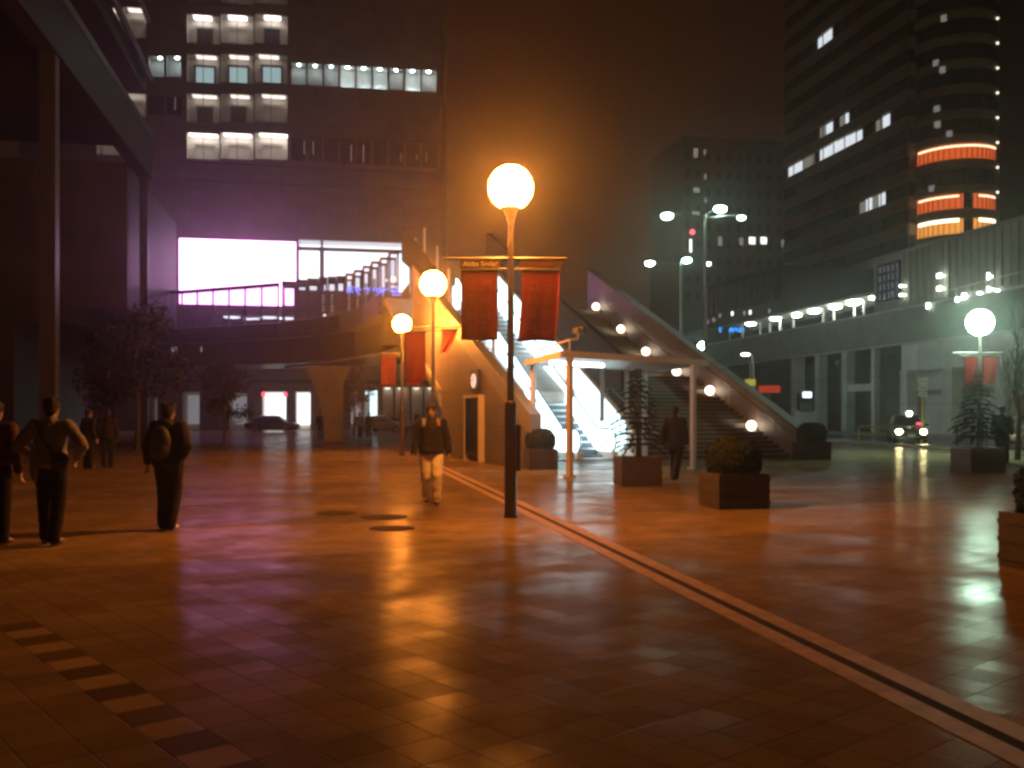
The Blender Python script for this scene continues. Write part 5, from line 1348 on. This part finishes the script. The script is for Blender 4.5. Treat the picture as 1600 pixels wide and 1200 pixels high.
# ================================================================ TOWERS
def tower_ribbon(o, px0, px1, Yc, ax, fl, z0, nfl, label, lit, name='office_tower', dep=26):
    """slab with ribbon windows: each storey is a glass band between projecting spandrels"""
    F = Frame(o, ax); a0, a1 = sorted((F.a(px0), F.a(px1)))
    t_ = thing(name, F.at((a0+a1)/2, dep/2, 0), label, 'office tower')
    m = MB(); m.fbox(F, a0, a1, .25, dep, 0, z0+nfl*fl); m.build('core', M['darkglass'], t_)
    m = MB(); m.fbox(F, a0-.05, a1+.05, 0, dep+.05, 0, z0); m.build('base_wall', M['tower'], t_)
    for i in range(nfl+1):
        m = MB(); m.fbox(F, a0-.06, a1+.06, -.05, dep+.06, z0+i*fl-.9, z0+i*fl+.75); m.build('spandrel', M['tower'], t_)
    m = MB(); n = int((a1-a0)/3.2)
    for i in range(n+1):
        x = a0+(a1-a0)*i/n; m.fbox(F, x-.10, x+.10, .10, .24, z0, z0+nfl*fl)
    m.build('mullions', M['frame'], t_)
    for (xa, xb, py, k) in lit:
        aa, ab = sorted((F.a(xa), F.a(xb))); xm = (xa+xb)/2; zz = F.z(xm, py); i = round((zz-z0-fl/2)/fl); zc = z0+i*fl+.75
        n = max(1, int(round((ab-aa)/1.7)))
        for j in range(n):
            if rnd.random() < .14 and n > 3: continue
            m = MB(); x0 = aa+(ab-aa)*j/n; x1 = aa+(ab-aa)*(j+1)/n-.18; m.fbox(F, x0, x1, .16, .25, zc+.1, zc+fl-.9-.75-.1-rnd.random()*.3); m.build('lit_window', E[k] if rnd.random() < .72 else E['officedim'], t_)
    return F, t_
oT = V((53.7, 130, 0))
lit = [(1230, 1270, 258, 'officelit'), (1279, 1388, 222, 'officelit'), (1279, 1299, 209, 'officelit'), (1310, 1324, 194, 'officelit'), (1341, 1381, 303, 'officelit'), (1276, 1298, 60, 'officelit')]
Fo, tw = tower_ribbon(oT, 1225, 1418, 130, AX, 3.62, 16, 24, 'large dark office tower at right with slanting rows of lit windows', lit)
# tower core between the slab and the round bays
m = MB(); m.fbox(Fo, Fo.a(1428), Fo.a(1416)-.1, 1.5, 24, 0, 110); m.build('corner_core', M['towerdark'], tw)
# round fronted tower with lit storeys
cx, cy, rad = None, None, 7.2
pc = P(1490, 648, 131)
rt = thing('round_fronted_tower', (pc.x, pc.y, 0), 'round fronted tower at right with red and amber lit storeys', 'tower')
m = MB(); m.lathe((pc.x, pc.y, 0), ((5.25, 0), (5.25, 110)), 48); m.build('core', M['darkglass'], rt)
rows = {240: ('redlit', 'redtube', 1), 318: ('redlit', 'redtube', 2), 352: ('amberlit', 'ambertube', 2)}
zA = EYE+(HOR-352)/FOC*(131-5.6)
for i in range(-7, 26):
    zc = zA+i*3.28
    if zc < 2: continue
    m = MB(); m.lathe((pc.x, pc.y, 0), ((5.3, zc-2.25), (5.62, zc-2.2), (5.62, zc-1.05), (5.3, zc-1.0)), 48); m.build('spandrel_ring', M['tower'], rt)
m = MB()
for k in range(48):
    t = 2*math.pi*k/48; q = V((pc.x+5.36*math.cos(t), pc.y+5.36*math.sin(t), 0)); m.box(q+V((0, 0, 55)), (.10, .07, 110), (math.cos(t), math.sin(t), 0))
m.build('mullions', M['frame'], rt)
def arc_band(r, t0, t1, z0, z1, n=14, th=.05):
    mb = MB(); vs = []; fs = []
    for i in range(n+1):
        t = t0+(t1-t0)*i/n
        for rr_, z in ((r, z0), (r, z1), (r+th, z1), (r+th, z0)): vs.append(V((pc.x+rr_*math.cos(t), pc.y+rr_*math.sin(t), z)))
    for i in range(n):
        for k in range(4): fs.append((i*4+k, i*4+(k+1) % 4, i*4+4+(k+1) % 4, i*4+4+k))
    return mb.add(vs, fs)
for py, (kf, kt, ns_) in rows.items():
    zc = zA+round((EYE+(HOR-py)/FOC*(131-5.6)-zA)/3.28)*3.28
    segs = ((R(186), R(320)),) if ns_ == 1 else ((R(186), R(258)), (R(272), R(318)))
    for t0, t1 in segs:
        bd = arc_band(5.26, t0, t1, zc-.95, zc+1.0).build('lit_storey', E[kf], rt)
        arc_band(5.42, t0+.12, t1-.10, zc+.55, zc+(.78 if kf == 'redlit' else 1.0), th=.04).build('light_tube', E[kt], bd)
for k in range(12):
    z = zA+(k+1.5)*3.28-.3; t = R(312); q = V((pc.x+5.75*math.cos(t), pc.y+5.75*math.sin(t), z)); m = MB(); m.sphere(q, .16, 10, 6); m.build('stair_light', E['stairlamp'] if False else E['dimspot'], rt)
for k, (dx, py) in enumerate(((1447, 90), (1467, 103), (1450, 163), (1452, 188), (1482, 206), (1470, 22), (1430, 288))):
    Yq = 131-5.7; q = P(dx, py, Yq); m = MB(); d = V((q.x-pc.x, q.y-pc.y, 0)).normalized(); q2 = V((pc.x, pc.y, q.z))+d*5.5; m.box(q2, (.3, .7, .8), d); m.build('lit_window', E['officedim'] if k % 2 else E['shopdim'], rt)
# plain dark tower at the far right
q = P(1556, 648, 140); F2 = Frame((q.x, q.y, 0), AV)
t_ = thing('dark_tower', (q.x+8, q.y+6, 0), 'plain dark brown tower cut by the right edge of the photo', 'tower')
m = MB(); m.fbox(F2, 0, 24, -20, 0, 0, 120); m.build('wall', M['towerdark'], t_)
for i in range(30):
    m = MB(); m.fbox(F2, .3, 23.5, .02, .10, 8+i*3.7, 8.25+i*3.7); m.build('storey_line', M['tower'], t_)
# middle distance block with punched windows
q = P(1066, 648, 215); F3 = Frame((q.x, q.y, 0), AV)
t_ = thing('distant_tower', (q.x+10, q.y+8, 0), 'dark distant tower with few lit windows behind the floodlight masts', 'tower')
w3 = F3.a(1232); m = MB(); m.fbox(F3, 0, w3, -22, 0, 0, F3.z(1100, 214)); m.build('wall', M['towerdark'], t_)
for i in range(10):
    for j in range(6, 16):
        x = .8+i*(w3-1.2)/10; z = 4+j*3.9
        if z+2 < F3.z(1100, 214): m = MB(); m.fbox(F3, x, x+1.0, .01, .06, z, z+1.7); m.build('dark_window', M['darkglass'], t_)
for px, py, ww, hh, k in ((1087, 239, .5, 1.0, 'officedim'), (1101, 238, .25, .6, 'officedim'), (1088, 297, .75, .55, 'shopdim'), (1102, 276, .25, .6, 'shopdim'), (1102, 313, .25, .6, 'shopdim'), (1087, 334, .85, .55, 'shopdim'), (1125, 377, .5, 1.0, 'shopdim'), (1158, 377, .5, .8, 'officedim'), (1175, 376, .75, .8, 'shop'), (1193, 376, .75, .8, 'shop'), (1223, 380, .4, .8, 'officedim'), (1079, 384, .28, 1.5, 'shop'), (1226, 488, .4, .5, 'shopdim')):
    x = F3.a(px); z = F3.z(px, py); m = MB(); m.fbox(F3, x-ww, x+ww, .03, .12, z-hh, z+hh); m.build('lit_window', E[k], t_)
m = MB(); m.sphere(F3.at(F3.a(1081), .4, F3.z(1081, 363)), .62, 12, 8); m.build('warning_light', E['redlamp'], t_)
# low block before it with faint vertical bays
q = P(1098, 648, 150); F4 = Frame((q.x, q.y, 0), (V((P(1215, 648, 128).x, 128, 0))-V((q.x, q.y, 0))))
t_ = thing('low_block', F4.at(8, 6, 0), 'low dark block with faint vertical windows between the masts and the station', 'building')
b1 = F4.a(1222); m = MB(); m.fbox(F4, 0, b1, -14, 0, 0, F4.z(1160, 432)); m.build('wall', M['towerdark'], t_)
for i in range(12):
    x = .6+i*(b1-1)/12; m = MB(); m.fbox(F4, x, x+b1/12*.55, .01, .08, F4.z(1160, 480), F4.z(1160, 440)); m.build('tall_window', M['darkglass'], t_)
for px, py in ((1107, 503), (1116, 500), (1126, 493), (1145, 490), (1164, 489), (1173, 488), (1203, 486)):
    x = F4.a(px); z = F4.z(px, py); m = MB(); m.fbox(F4, x-.22, x+.22, .02, .16, z-.3, z+.3); m.build('small_light', E['shop'] if px in (1145, 1173) else E['shopdim'], t_)
# ground level blocks closing the gaps at the back
q = P(700, 648, 112); F5 = Frame((q.x, q.y, 0), AV)
t_ = thing('back_building', F5.at(15, 8, 0), 'dark low building behind the stair block', 'building')
m = MB(); m.fbox(F5, 0, F5.a(1100), -14, 0, 0, 9.5); m.build('wall', M['towerdark'], t_)
m = MB()
for i in range(9): m = MB(); m.fbox(F5, 1.2+i*3.1, 3.0+i*3.1, .01, .08, 1, 8); m.build('dark_window', M['darkglass'], t_)

# ================================================================ CAMERA AND RENDER SETTINGS
cam = bpy.data.cameras.new('camera'); co = bpy.data.objects.new('camera', cam); COL.objects.link(co)
co.location = (0, 0, EYE); co.rotation_euler = (R(90), 0, 0)
cam.sensor_width = 36; cam.lens = FOC/1600*36; cam.shift_y = (HOR-600)/1600
cam.clip_end = 1500; cam.clip_start = .05
S.camera = co
S.view_settings.view_transform = 'Standard'; S.view_settings.look = 'None'; S.view_settings.gamma = 1; S.view_settings.exposure = 0
S.render.engine = 'CYCLES'
c = S.cycles
c.use_denoising = True; c.denoiser = 'OPENIMAGEDENOISE'
c.max_bounces = 5; c.diffuse_bounces = 2; c.glossy_bounces = 3; c.transparent_max_bounces = 10; c.volume_bounces = 0; c.transmission_bounces = 3
c.sample_clamp_indirect = 4; c.sample_clamp_direct = 0
c.caustics_reflective = False; c.caustics_refractive = False
c.use_light_tree = True
c.pixel_filter_type = 'BLACKMAN_HARRIS'; c.filter_width = 2.9

bpy.data.scenes.remove(TMP)
